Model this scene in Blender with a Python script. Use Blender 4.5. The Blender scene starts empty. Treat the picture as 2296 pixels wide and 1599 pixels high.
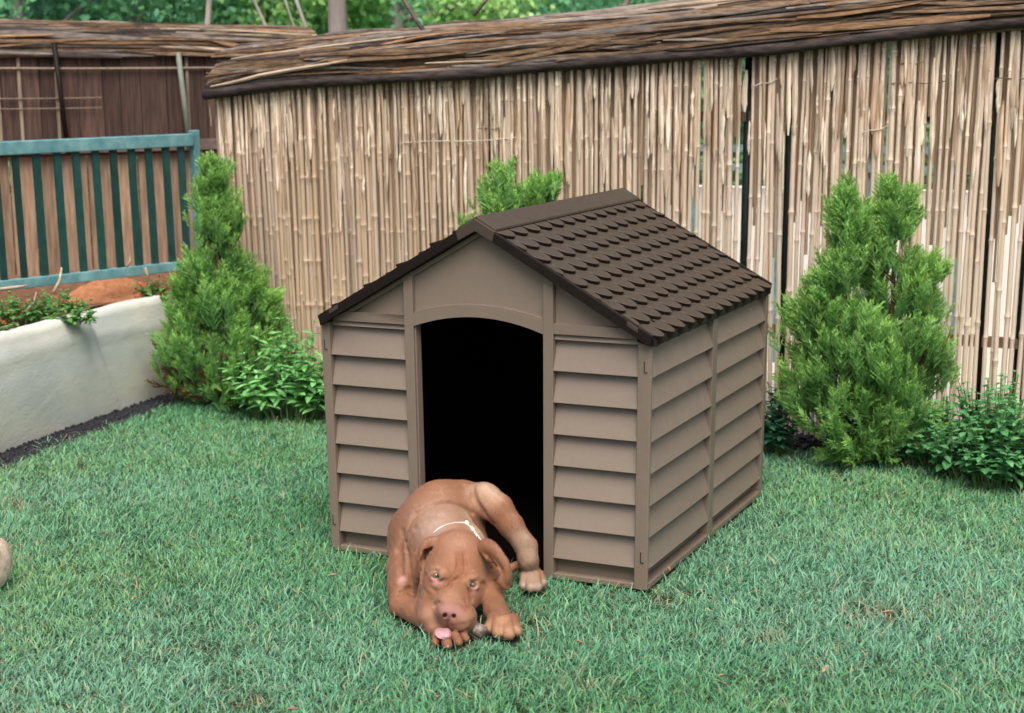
import bpy, math, random
import numpy as np
from mathutils import Matrix, Vector
rng = np.random.default_rng(7)
random.seed(7)
scene = bpy.context.scene
COL = scene.collection

# ------------------------------------------------------------------ camera
YAW, PITCH, ROLL = -0.44, 0.1768, -0.0119
FPX = 3589.4                      # focal length in pixels of a 2296 wide picture
CAM = np.array([1.935, -3.125, 1.1113])
_cy, _sy, _cp, _sp = math.cos(YAW), math.sin(YAW), math.cos(PITCH), math.sin(PITCH)
FWD = np.array([_sy * _cp, _cy * _cp, -_sp])
_r0 = np.array([_cy, -_sy, 0.0])
_u0 = np.cross(_r0, FWD)
RGT = _r0 * math.cos(ROLL) + _u0 * math.sin(ROLL)
UPV = _u0 * math.cos(ROLL) - _r0 * math.sin(ROLL)
cam_data = bpy.data.cameras.new('camera')
cam = bpy.data.objects.new('camera', cam_data)
COL.objects.link(cam)
m = Matrix.Identity(4)
for i in range(3):
    m[i][0], m[i][1], m[i][2], m[i][3] = RGT[i], UPV[i], -FWD[i], CAM[i]
cam.matrix_world = m
cam_data.sensor_width = 36
cam_data.lens = FPX / 2296 * 36
cam_data.clip_start = 0.05
cam_data.clip_end = 500
cam_data.dof.use_dof = True
cam_data.dof.focus_distance = 3.55
cam_data.dof.aperture_fstop = 5.6
scene.camera = cam

# ------------------------------------------------------------------ world, sun, exposure
SUN_EL, SUN_AZ = math.radians(58), math.radians(152)     # azimuth: where the sun stands, clockwise from +Y
world = bpy.data.worlds.new('World')
scene.world = world
world.use_nodes = True
wn = world.node_tree
wn.nodes.clear()
wo = wn.nodes.new('ShaderNodeOutputWorld')
wb = wn.nodes.new('ShaderNodeBackground')
ws = wn.nodes.new('ShaderNodeTexSky')
ws.sky_type = 'NISHITA'
ws.sun_disc = False
ws.sun_elevation = SUN_EL
ws.sun_rotation = SUN_AZ
ws.air_density = 1.0
ws.dust_density = 6.0
ws.ozone_density = 1.0
wb.inputs[1].default_value = 0.095
wn.links.new(ws.outputs[0], wb.inputs[0])
wn.links.new(wb.outputs[0], wo.inputs[0])
sun_d = bpy.data.lights.new('sun', 'SUN')
sun_d.energy = 1.9
sun_d.angle = math.radians(48)
sun_d.color = (1.0, 0.93, 0.84)
sun = bpy.data.objects.new('sun', sun_d)
COL.objects.link(sun)
sdir = Vector((math.sin(SUN_AZ) * math.cos(SUN_EL), math.cos(SUN_AZ) * math.cos(SUN_EL), math.sin(SUN_EL)))
sun.rotation_euler = sdir.to_track_quat('Z', 'Y').to_euler()
sun.location = (0, 0, 8)
scene.view_settings.view_transform = 'Standard'
scene.view_settings.look = 'None'
scene.view_settings.gamma = 1
scene.view_settings.use_curve_mapping = False
scene.view_settings.exposure = 0.90
scene.render.engine = 'CYCLES'
scene.cycles.max_bounces = 6
scene.cycles.transparent_max_bounces = 8

# ------------------------------------------------------------------ geometry helpers
def ray(u, v):
    return FWD + RGT * ((u - 1148) / FPX) + UPV * ((799.5 - v) / FPX)
def on_plane(u, v, ax, val):
    d = ray(u, v)
    return CAM + d * ((val - CAM[ax]) / d[ax])
def ground(u, v, h=0.0):
    return on_plane(u, v, 2, h)
HF = np.array([_sy, _cy, 0.0])        # level forward
HR = np.array([_cy, -_sy, 0.0])       # level right
def at(u, v, b):
    """point seen at u,v whose level distance ahead of the camera is b"""
    d = ray(u, v)
    return CAM + d * (b / (d @ HF))

def _org(parent):
    o = np.zeros(3)
    while parent is not None:
        o += np.array(parent.location)
        parent = parent.parent
    return o
def link(o, parent=None):
    COL.objects.link(o)
    if parent is not None:
        o.parent = parent
    return o
def tag(o, label=None, cat=None, group=None, kind=None):
    if label: o['label'] = label
    if cat: o['category'] = cat
    if group: o['group'] = group
    if kind: o['kind'] = kind
    return o
def empty(name, loc, label, cat, group=None):
    o = bpy.data.objects.new(name, None)
    o.location = loc
    o.empty_display_size = 0.1
    COL.objects.link(o)
    return tag(o, label, cat, group)
def mesh_data(name, verts, faces, mats, smooth=False, cols=None, fmat=None):
    me = bpy.data.meshes.new(name)
    verts = np.asarray(verts, dtype=np.float32)
    if isinstance(faces, np.ndarray):
        n, k = faces.shape
        me.vertices.add(len(verts)); me.vertices.foreach_set('co', verts.ravel())
        me.loops.add(n * k); me.loops.foreach_set('vertex_index', faces.astype(np.int32).ravel())
        me.polygons.add(n)
        me.polygons.foreach_set('loop_start', np.arange(0, n * k, k, dtype=np.int32))
        me.update(calc_edges=True)
    else:
        me.from_pydata(verts.tolist(), [], faces)
        me.update()
    if not isinstance(mats, (list, tuple)): mats = [mats]
    for mt in mats: me.materials.append(mt)
    if fmat is not None:
        me.polygons.foreach_set('material_index', np.asarray(fmat, dtype=np.int32))
    me.polygons.foreach_set('use_smooth', np.full(len(me.polygons), smooth))
    if cols is not None:
        ca = me.color_attributes.new('tint', 'FLOAT_COLOR', 'POINT')
        c = np.ones((len(verts), 4), dtype=np.float32); c[:, :3] = cols
        ca.data.foreach_set('color', c.ravel())
    me.validate(clean_customdata=False)
    return me
def obj(name, verts, faces, mat, parent=None, smooth=False, bevel=0, origin=None, cols=None, fmat=None, segs=2):
    """verts in world space; the object sits under parent with matching offset"""
    verts = np.asarray(verts, dtype=np.float64)
    base = _org(parent)
    o0 = np.zeros(3) if origin is None else np.asarray(origin, float) - base
    me = mesh_data(name, verts - base - o0, faces, mat, smooth, cols, fmat)
    o = bpy.data.objects.new(name, me)
    o.location = o0
    link(o, parent)
    if bevel:
        b = o.modifiers.new('bevel', 'BEVEL'); b.width = bevel; b.segments = segs; b.limit_method = 'ANGLE'
        b.angle_limit = math.radians(35)
        me.polygons.foreach_set('use_smooth', np.full(len(me.polygons), True))
        wnm = o.modifiers.new('wn', 'WEIGHTED_NORMAL'); wnm.keep_sharp = False
    return o
class MB:
    def __init__(s): s.v = []; s.f = []
    def add(s, v, f):
        n = len(s.v); s.v += [tuple(p) for p in v]; s.f += [tuple(i + n for i in q) for q in f]; return s
    def box(s, x0, x1, y0, y1, z0, z1):
        v = [(x, y, z) for x in (x0, x1) for y in (y0, y1) for z in (z0, z1)]
        return s.add(v, [(0, 1, 3, 2), (4, 6, 7, 5), (0, 4, 5, 1), (2, 3, 7, 6), (0, 2, 6, 4), (1, 5, 7, 3)])
    def prism(s, poly, a0, a1, ax):
        """poly: 2D points in the two other axes (in order), extruded along ax from a0 to a1"""
        n = len(poly); v = []
        for a in (a0, a1):
            for p in poly:
                q = list(p); q.insert(ax, a); v.append(q)
        f = [tuple(range(n))[::-1], tuple(range(n, 2 * n))]
        f += [(i, (i + 1) % n, n + (i + 1) % n, n + i) for i in range(n)]
        return s.add(v, f)
    def tube(s, pts, rad, n=6, cap=True):
        pts = [np.asarray(p, float) for p in pts]; k = len(pts)
        rad = [rad] * k if np.isscalar(rad) else rad
        ref = None; v = []
        for i, p in enumerate(pts):
            t = pts[min(i + 1, k - 1)] - pts[max(i - 1, 0)]; t = t / (np.linalg.norm(t) + 1e-9)
            if ref is None:
                ref = np.cross(t, [0.0, 0, 1]);
                if np.linalg.norm(ref) < 0.2: ref = np.cross(t, [1.0, 0, 0])
            a = ref - t * (ref @ t); a /= np.linalg.norm(a); ref = a; b = np.cross(t, a)
            for j in range(n):
                w = 2 * math.pi * j / n; v.append(p + (a * math.cos(w) + b * math.sin(w)) * rad[i])
        f = [(i * n + j, i * n + (j + 1) % n, (i + 1) * n + (j + 1) % n, (i + 1) * n + j) for i in range(k - 1) for j in range(n)]
        if cap: f += [tuple(range(n))[::-1], tuple(range((k - 1) * n, k * n))]
        return s.add(v, f)
    def build(s, name, mat, parent=None, **kw):
        return obj(name, s.v, s.f, mat, parent, **kw)

# ------------------------------------------------------------------ materials
def new_mat(name, rough=0.6, spec=0.4):
    mt = bpy.data.materials.new(name); mt.use_nodes = True
    nt = mt.node_tree; b = nt.nodes['Principled BSDF']
    b.inputs['Roughness'].default_value = rough
    b.inputs['Specular IOR Level'].default_value = spec
    return mt, nt, b
def nd(nt, t, **kw):
    n = nt.nodes.new('ShaderNode' + t)
    for k, v in kw.items():
        if k in n.inputs: n.inputs[k].default_value = v
        else: setattr(n, k, v)
    return n
def noise_fac(nt, scale=5, detail=4, rough=0.6, stretch=(1, 1, 1), coord='Object', offset=None):
    tc = nd(nt, 'TexCoord'); mp = nd(nt, 'Mapping'); mp.inputs['Scale'].default_value = stretch
    nt.links.new(tc.outputs[coord], mp.inputs[0])
    nz = nd(nt, 'TexNoise', Scale=scale, Detail=detail, Roughness=rough)
    nt.links.new(mp.outputs[0], nz.inputs['Vector'])
    if offset is not None:
        oi = nd(nt, 'ObjectInfo'); ml = nd(nt, 'Math', operation='MULTIPLY'); ml.inputs[1].default_value = 37.0
        nt.links.new(oi.outputs['Random'], ml.inputs[0]); nt.links.new(ml.outputs[0], mp.inputs['Location'])
    return nz.outputs['Fac']
def ramp(nt, fac, stops, interp='LINEAR'):
    r = nd(nt, 'ValToRGB'); cr = r.color_ramp; cr.interpolation = interp
    while len(cr.elements) < len(stops): cr.elements.new(0.5)
    for e, (p, c) in zip(cr.elements, stops): e.position = p; e.color = (*c, 1) if len(c) == 3 else c
    nt.links.new(fac, r.inputs[0]); return r.outputs[0]
def mixc(nt, fac, a, b, mode='MIX'):
    mx = nd(nt, 'Mix', data_type='RGBA', blend_type=mode)
    for s, val in ((mx.inputs[0], fac), (mx.inputs[6], a), (mx.inputs[7], b)):
        if isinstance(val, bpy.types.NodeSocket): nt.links.new(val, s)
        elif isinstance(val, (int, float)): s.default_value = val
        else: s.default_value = (*val, 1)
    return mx.outputs[2]
def bump(nt, b, h, strength=0.3, dist=0.002):
    bp = nd(nt, 'Bump', Strength=strength, Distance=dist)
    nt.links.new(h, bp.inputs['Height']); nt.links.new(bp.outputs[0], b.inputs['Normal'])
def simple(name, c1, c2, scale=20, rough=0.6, spec=0.4, bs=0.2, bd=0.001, stretch=(1, 1, 1), detail=5, lo=.35, hi=.65, rnd=0.0, off=None):
    mt, nt, b = new_mat(name, rough, spec)
    f = noise_fac(nt, scale, detail, 0.6, stretch, offset=off)
    c = ramp(nt, f, [(lo, c1), (hi, c2)])
    if rnd:
        oi = nd(nt, 'ObjectInfo'); mr = nd(nt, 'MapRange'); mr.inputs[3].default_value = 1 - rnd; mr.inputs[4].default_value = 1 + rnd
        nt.links.new(oi.outputs['Random'], mr.inputs[0])
        c = mixc(nt, 1.0, c, mr.outputs[0], 'MULTIPLY')
    nt.links.new(c, b.inputs['Base Color'])
    if bs: bump(nt, b, f, bs, bd)
    return mt
def tint_mat(name, rough=0.5, spec=0.3, trans=0.0, nscale=0, namp=0.25, bs=0, bd=.0008, sheen=0):
    """colour comes from the mesh's tint attribute (the thing's own colour)"""
    mt, nt, b = new_mat(name, rough, spec)
    a = nd(nt, 'Attribute'); a.attribute_name = 'tint'; c = a.outputs['Color']
    if nscale:
        f = noise_fac(nt, nscale, 4, .6)
        g = ramp(nt, f, [(0.3, (1 - namp,) * 3), (0.7, (1 + namp,) * 3)])
        c = mixc(nt, 1.0, c, g, 'MULTIPLY')
        if bs: bump(nt, b, f, bs, bd)
    nt.links.new(c, b.inputs['Base Color'])
    if sheen:
        b.inputs['Sheen Weight'].default_value = sheen; b.inputs['Sheen Roughness'].default_value = .4
    if trans:
        t = nd(nt, 'BsdfTranslucent'); nt.links.new(c, t.inputs[0])
        ms = nd(nt, 'MixShader'); ms.inputs[0].default_value = trans
        out = nt.nodes['Material Output']
        nt.links.new(b.outputs[0], ms.inputs[1]); nt.links.new(t.outputs[0], ms.inputs[2]); nt.links.new(ms.outputs[0], out.inputs[0])
    return mt

# ================================================================== THE KENNEL
W_, D_ = 0.78, 0.85
M_wall = simple('beige_plastic', (.186, .149, .119), (.195, .157, .126), 90, .42, .45, .10, .0003, (1, 1, 1), 3)
M_trim = simple('beige_plastic_trim', (.168, .135, .107), (.176, .142, .113), 90, .40, .45, .10, .0003)
M_roof = simple('brown_plastic', (.053, .039, .025), (.061, .046, .030), 60, .55, .4, .3, .0005)
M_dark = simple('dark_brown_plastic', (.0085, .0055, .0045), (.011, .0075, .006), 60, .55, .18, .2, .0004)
M_cap = simple('mid_brown_plastic', (.045, .034, .027), (.052, .040, .032), 60, .5, .4, .2, .0004)
M_black = simple('interior_shade_black', (.0015, .0015, .0015), (.002, .002, .002), 40, .9, .05, 0)  # doorway shade put into the colour; the peg holes use it too
def weather(mt, dust, lo_z=.10):
    """thin dust and splashed soil near the ground, fine scuffs in the gloss"""
    nt = mt.node_tree; b = nt.nodes['Principled BSDF']; src = b.inputs['Base Color'].links[0].from_socket
    g_ = nd(nt, 'NewGeometry'); sp = nd(nt, 'SeparateXYZ'); nt.links.new(g_.outputs['Position'], sp.inputs[0])
    mr = nd(nt, 'MapRange'); mr.inputs[1].default_value = 0; mr.inputs[2].default_value = lo_z; mr.inputs[3].default_value = .22; mr.inputs[4].default_value = -.04
    nt.links.new(sp.outputs[2], mr.inputs[0])
    nz = nd(nt, 'TexNoise', Scale=38.0, Detail=8, Roughness=.7); nt.links.new(g_.outputs['Position'], nz.inputs['Vector'])
    ad = nd(nt, 'Math', operation='ADD'); nt.links.new(nz.outputs['Fac'], ad.inputs[0]); nt.links.new(mr.outputs[0], ad.inputs[1])
    f = ramp(nt, ad.outputs[0], [(.56, (0, 0, 0)), (.80, (.45, .45, .45))])
    c = mixc(nt, f, src, dust)
    nz2 = nd(nt, 'TexNoise', Scale=2.6, Detail=6, Roughness=.6); nt.links.new(g_.outputs['Position'], nz2.inputs['Vector'])
    c = mixc(nt, 1.0, c, ramp(nt, nz2.outputs['Fac'], [(.3, (.955, .955, .96)), (.7, (1.045, 1.04, 1.03))]), 'MULTIPLY')
    nt.links.new(c, b.inputs['Base Color'])
    nz3 = nd(nt, 'TexNoise', Scale=14.0, Detail=8, Roughness=.7); nt.links.new(g_.outputs['Position'], nz3.inputs['Vector'])
    r0 = b.inputs['Roughness'].default_value
    rr = nd(nt, 'MapRange'); rr.inputs[1].default_value = .35; rr.inputs[2].default_value = .65; rr.inputs[3].default_value = r0 - .07; rr.inputs[4].default_value = r0 + .16
    nt.links.new(nz3.outputs['Fac'], rr.inputs[0]); nt.links.new(rr.outputs[0], b.inputs['Roughness'])
weather(M_wall, (.20, .15, .10)); weather(M_trim, (.18, .13, .09)); weather(M_roof, (.12, .10, .08), .01)
kennel = empty('dog_kennel', (0.39, 0.42, 0), 'beige plastic kennel with a dark brown shingled roof and arched black doorway', 'dog kennel')
TX = 0.018
def K(mb, name, mat, parent=kennel, bevel=.0015, **kw):
    v = np.array(mb.v)
    v[:, 0] += TX * v[:, 2] * (v[:, 0] - .39) / .39
    return obj(name, v, mb.f, mat, parent, bevel=bevel, **kw)
UL = lambda x: .768 - .58 * abs(x - .39)            # underside line of the roof
TL = lambda x: .800 - .58 * abs(x - .39)            # top of the shingles
# front: posts with a rounded inner top corner
def post_poly(x0, x1, z1, inner):                   # in x,z
    r = .018; pts = [(x0, 0), (x1, 0)]
    if inner < 0:      # round at low x
        pts += [(x1, z1)] + [(x0 + r - r * math.sin(a), z1 - r + r * math.cos(a)) for a in np.linspace(0, math.pi / 2, 5)]
    else:
        pts += [(x1 - r + r * math.cos(a), z1 - r + r * math.sin(a)) for a in np.linspace(0, math.pi / 2, 5)] + [(x0, z1)]
    return pts
def clip(post, x, z, y=-.0045):
    c = K(MB().box(x - .0062, x + .0062, y, y + .004, z - .016, z + .016), 'clip', M_trim, post, .0008)
    g = MB().box(x - .0040, x - .0022, y - .0006, y + .001, z - .012, z + .012).box(x - .0022, x + .0042, y - .0006, y + .001, z - .0125, z - .0105)
    K(g, 'clip_slot', M_dark, post, 0)
lp = K(MB().prism(post_poly(-.012, .010, .566, 1), -.004, .03, 1), 'corner_post', M_trim)
rp = K(MB().prism(post_poly(.750, .781, .563, -1), -.004, .006, 1), 'corner_post', M_trim, bevel=.003)
for zz in (.492, .074): clip(rp, .7685, zz); clip(lp, -.001, zz)
for x0, x1 in ((-.002, .03), (.75, .7815)):
    K(MB().box(x0, x1, .846, .868, 0, .548), 'corner_post', M_trim)
# door pilasters up to the roof line
for x0, x1 in ((.2015, .2245), (.5355, .5590)):
    p = [(x0, 0), (x1, 0), (x1, UL(x1)), (x0, UL(x0))]
    K(MB().prism(p, -.002, .026, 1), 'door_pilaster', M_trim)
# thin inner jamb behind each pilaster
K(MB().box(.2245, .2275, .004, .028, 0, .548), 'door_jamb', M_wall, bevel=.0008)
# arch over the doorway
def arc(x0, x1, z0, z1, n=22):
    return [(x0 + (x1 - x0) * t, z0 + (z1 - z0) * (1 - (2 * t - 1) ** 2)) for t in np.linspace(0, 1, n)]
inner = arc(.2245, .5355, .548, .5765); outer = arc(.2245, .5355, .577, .6005)
mb = MB()
for i in range(len(inner) - 1):
    mb.prism([inner[i], inner[i + 1], outer[i + 1], outer[i]], -.0015, .028, 1)
v, f = mb.v, mb.f
K(mb, 'door_arch', M_trim, bevel=0)
mb = MB()
o2 = arc(.2245, .5355, .575, .5985)
for i in range(len(o2) - 1):
    mb.prism([(o2[i][0], o2[i][1] + .0025), (o2[i + 1][0], o2[i + 1][1] + .0025), (o2[i + 1][0], o2[i + 1][1] + .0055), (o2[i][0], o2[i][1] + .0055)], .0035, .012, 1)
K(mb, 'arch_lip', M_wall, bevel=0)
# beams, sills, base rails
for x0, x1 in ((.010, .2015), (.5590, .750)):
    e0, e1 = (x0 + .014, x1) if x0 < .1 else (x0, x1 - .012)
    K(MB().prism([(x0, .5495), (x1, .5495), (x1, min(.5725, UL(x1) + .004)), (min(x1, .7265) if x0 > .1 else x1, .5725), (x0 if x0 > .1 else .054, .5725), (x0, min(.5725, UL(x0) + .004))], -.001, .028, 1), 'front_beam', M_trim, bevel=.0012)
    K(MB().prism([(.004, .537), (.026, .537), (.026, .5485), (.008, .5485)], x0, x1, 0), 'front_sill', M_wall)
    K(MB().box(x0, x1, -.001, .028, 0, .0125), 'base_rail', M_trim)
    K(MB().box(x0, x1, .0245, .029, .0125, .537), 'wall_panel', M_trim, bevel=0)
# gable infill: recessed panels
cen = [(.2245, UL(.2245))] + outer[::1][0:1]
poly = [(x, z) for x, z in outer] + [(.5355, UL(.5355)), (.39, UL(.39)), (.2245, UL(.2245))]
K(MB().prism(poly, .011, .020, 1), 'gable_panel', M_wall, bevel=0)
K(MB().prism([(.010, .5725), (.2015, .5725), (.2015, UL(.2015)), (.026, .5725)], .013, .020, 1), 'gable_panel', M_wall, bevel=0)
K(MB().prism([(.5590, .5725), (.7265, .5725), (.5590, UL(.5590))], .013, .020, 1), 'gable_panel', M_wall, bevel=0)
# sloping gable rims under the barge boards
for s in (-1, 1):
    a = .39 + s * .0; b = .39 + s * .347
    p = [(a, UL(a) - .011), (b, UL(b) - .011), (b, UL(b)), (a, UL(a))]
    K(MB().prism(p, .0005, .0108, 1), 'gable_rim', M_trim, bevel=.001)
# clapboard slats
slat_z = [.047 + .0703 * k for k in range(7)]
def slat(lo, hi, z, ax, face, depth, tall=.072):
    # cross-section: bottom edge proud, top edge recessed
    p = [(face, z), (face, z + .002), (face + depth, z + tall), (face + depth * 1.3, z + tall), (face + depth * 1.3, z + .003), ]
    mb = MB()
    if ax == 0: mb.prism(p, lo, hi, 0)
    else: mb.prism(p, lo, hi, 1)
    return mb
for z in slat_z:
    for x0, x1 in ((.010, .2015), (.5590, .750)):
        K(slat(x0, x1, z, 0, -.0005, .021, .071 if z < .46 else .069), 'slat', M_wall, bevel=.0007)
for k, z in enumerate(slat_z):
    for y0, y1 in ((.006, .414), (.448, .846)):
        K(slat(y0, y1, z, 1, .7815, -.022, .071), 'slat', M_wall, bevel=.0007)
        K(slat(y0 if y0 > .1 else .03, y1, z, 1, -.0015, .022, .071), 'slat', M_wall, bevel=.0007)
    K(slat(.03, .75, z, 0, .8685, -.021, .069), 'slat', M_wall, bevel=.0007)
for x0, x1, xr in ((.7555, .781, 1), (-.001, .0245, -1)):
    ys = .006 if xr > 0 else .03
    K(MB().box(x0, x1, .414, .448, 0, .548), 'side_post', M_trim)
    for y0, y1 in ((ys, .414), (.448, .846)):
        K(MB().box(x0, x1, y0, y1, 0, .0140), 'base_rail', M_trim, bevel=.002)
        K(MB().box(x0, x1, y0, y1, .5385, .552), 'side_beam', M_trim)
        xi = (.7525, .7560) if xr > 0 else (.024, .0275)
        K(MB().box(xi[0], xi[1], y0, y1, .014, .5385), 'wall_panel', M_trim, bevel=0)
K(MB().box(.03, .75, .843, .8455, .0, .548), 'wall_panel', M_trim, bevel=0)
K(MB().prism([(.0, .548), (.78, .548), (.76, UL(.76)), (.39, UL(.39)), (.02, UL(.02))], .846, .860, 1), 'gable_panel', M_wall, bevel=0)
# added black shell: the shade inside the kennel put into its colour
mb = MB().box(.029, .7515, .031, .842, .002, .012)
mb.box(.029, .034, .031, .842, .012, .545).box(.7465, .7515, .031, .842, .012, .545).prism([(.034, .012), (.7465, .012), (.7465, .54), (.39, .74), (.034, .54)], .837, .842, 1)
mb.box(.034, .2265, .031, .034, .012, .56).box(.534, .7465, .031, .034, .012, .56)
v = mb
K(v, 'interior_shade_shell', M_black, bevel=0)

# ---- roof
roof_org = _org(kennel)
sl = math.atan(.58)
YF, YB = -.0155, .8635
for s in (-1, 1):
    xe = .39 + s * .398
    p = [(.39, .7685), (xe, UL(xe) + .0005), (xe, TL(xe) - .0155), (.39, .7845)]
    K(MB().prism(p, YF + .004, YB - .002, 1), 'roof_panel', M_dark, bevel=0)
# barge boards, front and back
for s in (-1, 1):
    for y0, y1 in ((YF - .008, YF + .003), (YB - .001, YB + .009)):
        a = .39 + s * .030; b = .39 + s * .392
        p = [(a, UL(a) + .0015), (b, UL(b) - .001), (b + s * .006, UL(b) + .022), (a, UL(a) + .0255)]
        bb = K(MB().prism(p, y0, y1, 1), 'barge_board', M_dark, bevel=.0015)
        if y0 < 0:
            mbx = MB(); c = .39 + s * .355
            q = [(c - .012, UL(c - .012) + .012), (c + .012, UL(c + .012) + .012), (c + .012, UL(c + .012) + .0225), (c - .012, UL(c - .012) + .0225)]
            K(mbx.prism(q, y0 - .0012, y0 + .002, 1), 'clip', M_cap, bb, .0008)
# apex plate and ridge cap
for y0, y1 in ((YF - .0105, YF + .001), (YB, YB + .010)):
    p = [(.39, .7695), (.39 + .040, UL(.43) + .0025), (.39 + .046, TL(.436) - .004), (.39, .7955), (.39 - .046, TL(.344) - .004), (.39 - .040, UL(.35) + .0025)]
    K(MB().prism(p, y0, y1, 1), 'apex_plate', M_cap, bevel=.001)
p = [(.39, .8015), (.39 + .044, TL(.434) + .0008), (.39 + .045, TL(.435) - .004), (.39, .793), (.39 - .045, TL(.345) - .004), (.39 - .044, TL(.346) + .0008)]
K(MB().prism(p, YF - .002, YB + .002, 1), 'ridge_cap', M_roof, bevel=.001)

def shingle_mesh(name, hw0, hw1, thick, L=.092):
    """tongue-shaped shingle; local x runs down the slope to 0 at the tip, hw0/hw1 half widths on either side"""
    tip = .052; pts = [(-L, -hw0), (-tip, -hw0)]
    for t in np.linspace(0, 1, 11)[1:-1]:
        a = -math.pi / 2 + math.pi * t; hw = hw0 if a < 0 else hw1
        pts.append((-tip + tip * math.cos(a), hw * math.sin(a)))
    pts += [(-tip, hw1), (-L, hw1)]
    n = len(pts); g = .0009; v = []
    for x, y in pts:                                  # tilt: thin at the head, proud at the tip
        v.append((x, y, (x) * .17))
    for x, y in pts:                                  # softened rim
        sx = x - (.0012 if x > -.03 else 0); v.append((sx, y * .965, x * .17 + g))
    for x, y in pts: v.append((x, y, x * .17 - (thick if x > -.045 else min(thick, .0030))))
    f = [tuple(range(n, 2 * n))]
    for i in range(n):
        j = (i + 1) % n
        f += [(i, j, n + j, n + i), (2 * n + i, 2 * n + j, j, i)]
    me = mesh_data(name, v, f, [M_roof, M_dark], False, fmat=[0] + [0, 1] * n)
    return me
hwid = (YB - YF) / 26
SM = {}
for nm, th in (('', .0125), ('_eave', .026)):
    SM['full' + nm] = shingle_mesh('shingle' + nm, hwid, hwid, th)
    SM['front' + nm] = shingle_mesh('shingle_half' + nm, .003, hwid, th)
    SM['back' + nm] = shingle_mesh('shingle_half' + nm, hwid, .003, th)
left_parts = MB()
for s in (1, -1):
    for rrow in range(9):
        xt = .465 + rrow * .0430 if s > 0 else .39 - (.075 + rrow * .0430)
        ncol = 13 if rrow % 2 == 0 else 14
        for c in range(ncol):
            sfx = '_eave' if rrow == 8 else ''
            if rrow % 2 == 0: yc = YF + hwid * (2 * c + 1); kind = 'full'
            else:
                yc = YF + hwid * 2 * c; kind = 'full'
                if c == 0: kind = 'front'; yc = YF + .001
                if c == 13: kind = 'back'; yc = YB - .001
            me = SM[kind + sfx]
            zt = TL(xt) + (.0050 if s < 0 else 0)
            sa_ = sl - (.06 if s < 0 else 0); cc, ss = math.cos(sa_), math.sin(sa_)
            M3 = Matrix(((s * cc, 0, s * ss), (0, 1, 0), (-ss, 0, cc)))
            if s > 0 or c < 4:
                o = bpy.data.objects.new('shingle', me)
                m4 = M3.to_4x4(); m4.translation = Vector((xt - roof_org[0], yc - roof_org[1], zt - roof_org[2] + random.uniform(-.0002, .0002)))
                if s < 0:
                    if kind == 'front' or kind == 'back': pass
                link(o, kennel); o.matrix_local = m4
            else:
                vv = np.array([tuple(x.co) for x in me.vertices]) @ np.array(M3).T + np.array([xt, yc, zt])
                left_parts.add(vv, [tuple(p.vertices) for p in me.polygons])
lo = obj('shingle', left_parts.v, left_parts.f, M_roof, kennel)
lo['kind'] = 'stuff'
# the two square peg holes near the eave
for yy in (YF + hwid * 3.0, YF + hwid * 23.0):
    xx = .765; nx, nz = math.sin(sl), math.cos(sl); zz = TL(xx) - .0035
    mb = MB(); h = .0060
    for dx in (-h, h):
        pass
    q = []
    for dx, dy in ((-h, 0), (0, -h), (h, 0), (0, h)):
        q.append((xx + dx * math.cos(sl), yy + dy, TL(xx) - dx * math.sin(sl)))
    off = np.array([nx, 0, nz])
    top = [np.array(p) + off * -.0072 for p in q]; bot = [np.array(p) - off * .012 for p in q]
    mb.add(top + bot, [(0, 1, 2, 3), (7, 6, 5, 4), (0, 4, 5, 1), (1, 5, 6, 2), (2, 6, 7, 3), (3, 7, 4, 0)])
    mb.build('peg_hole', M_black, kennel)

# ================================================================== THE DOG
def D(u, v, y):
    """point of the dog seen at zoomed pixel u,v standing in the upright plane y"""
    return on_plane(807.2 + u * .2861, 1031.4 + v * .2861, 1, y)
def Dg(u, v, h):
    return ground(807.2 + u * .2861, 1031.4 + v * .2861, h)
RS = 1 / 3600.0
GH = .0021
G0 = np.array([.17, -.55, -.006]); G1 = np.array([.70, .10, .262])
gx, gy, gz = [np.arange(G0[i], G1[i], GH, dtype=np.float32) for i in range(3)]
SH = (len(gx), len(gy), len(gz))
S = np.full(SH, .05, dtype=np.float32)
def _win(lo, hi):
    sl_ = []
    for i, g in enumerate((gx, gy, gz)):
        a = int(max(0, (lo[i] - G0[i]) / GH)); b = int(min(SH[i], (hi[i] - G0[i]) / GH + 2)); sl_.append(slice(a, b))
    X = gx[sl_[0]][:, None, None]; Y = gy[sl_[1]][None, :, None]; Z = gz[sl_[2]][None, None, :]
    return tuple(sl_), X, Y, Z
def smin(a, b, k):
    h = np.clip(.5 + .5 * (b - a) / k, 0, 1); return b * (1 - h) + a * h - k * h * (1 - h)
def smax(a, b, k): return -smin(-a, -b, k)
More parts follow.
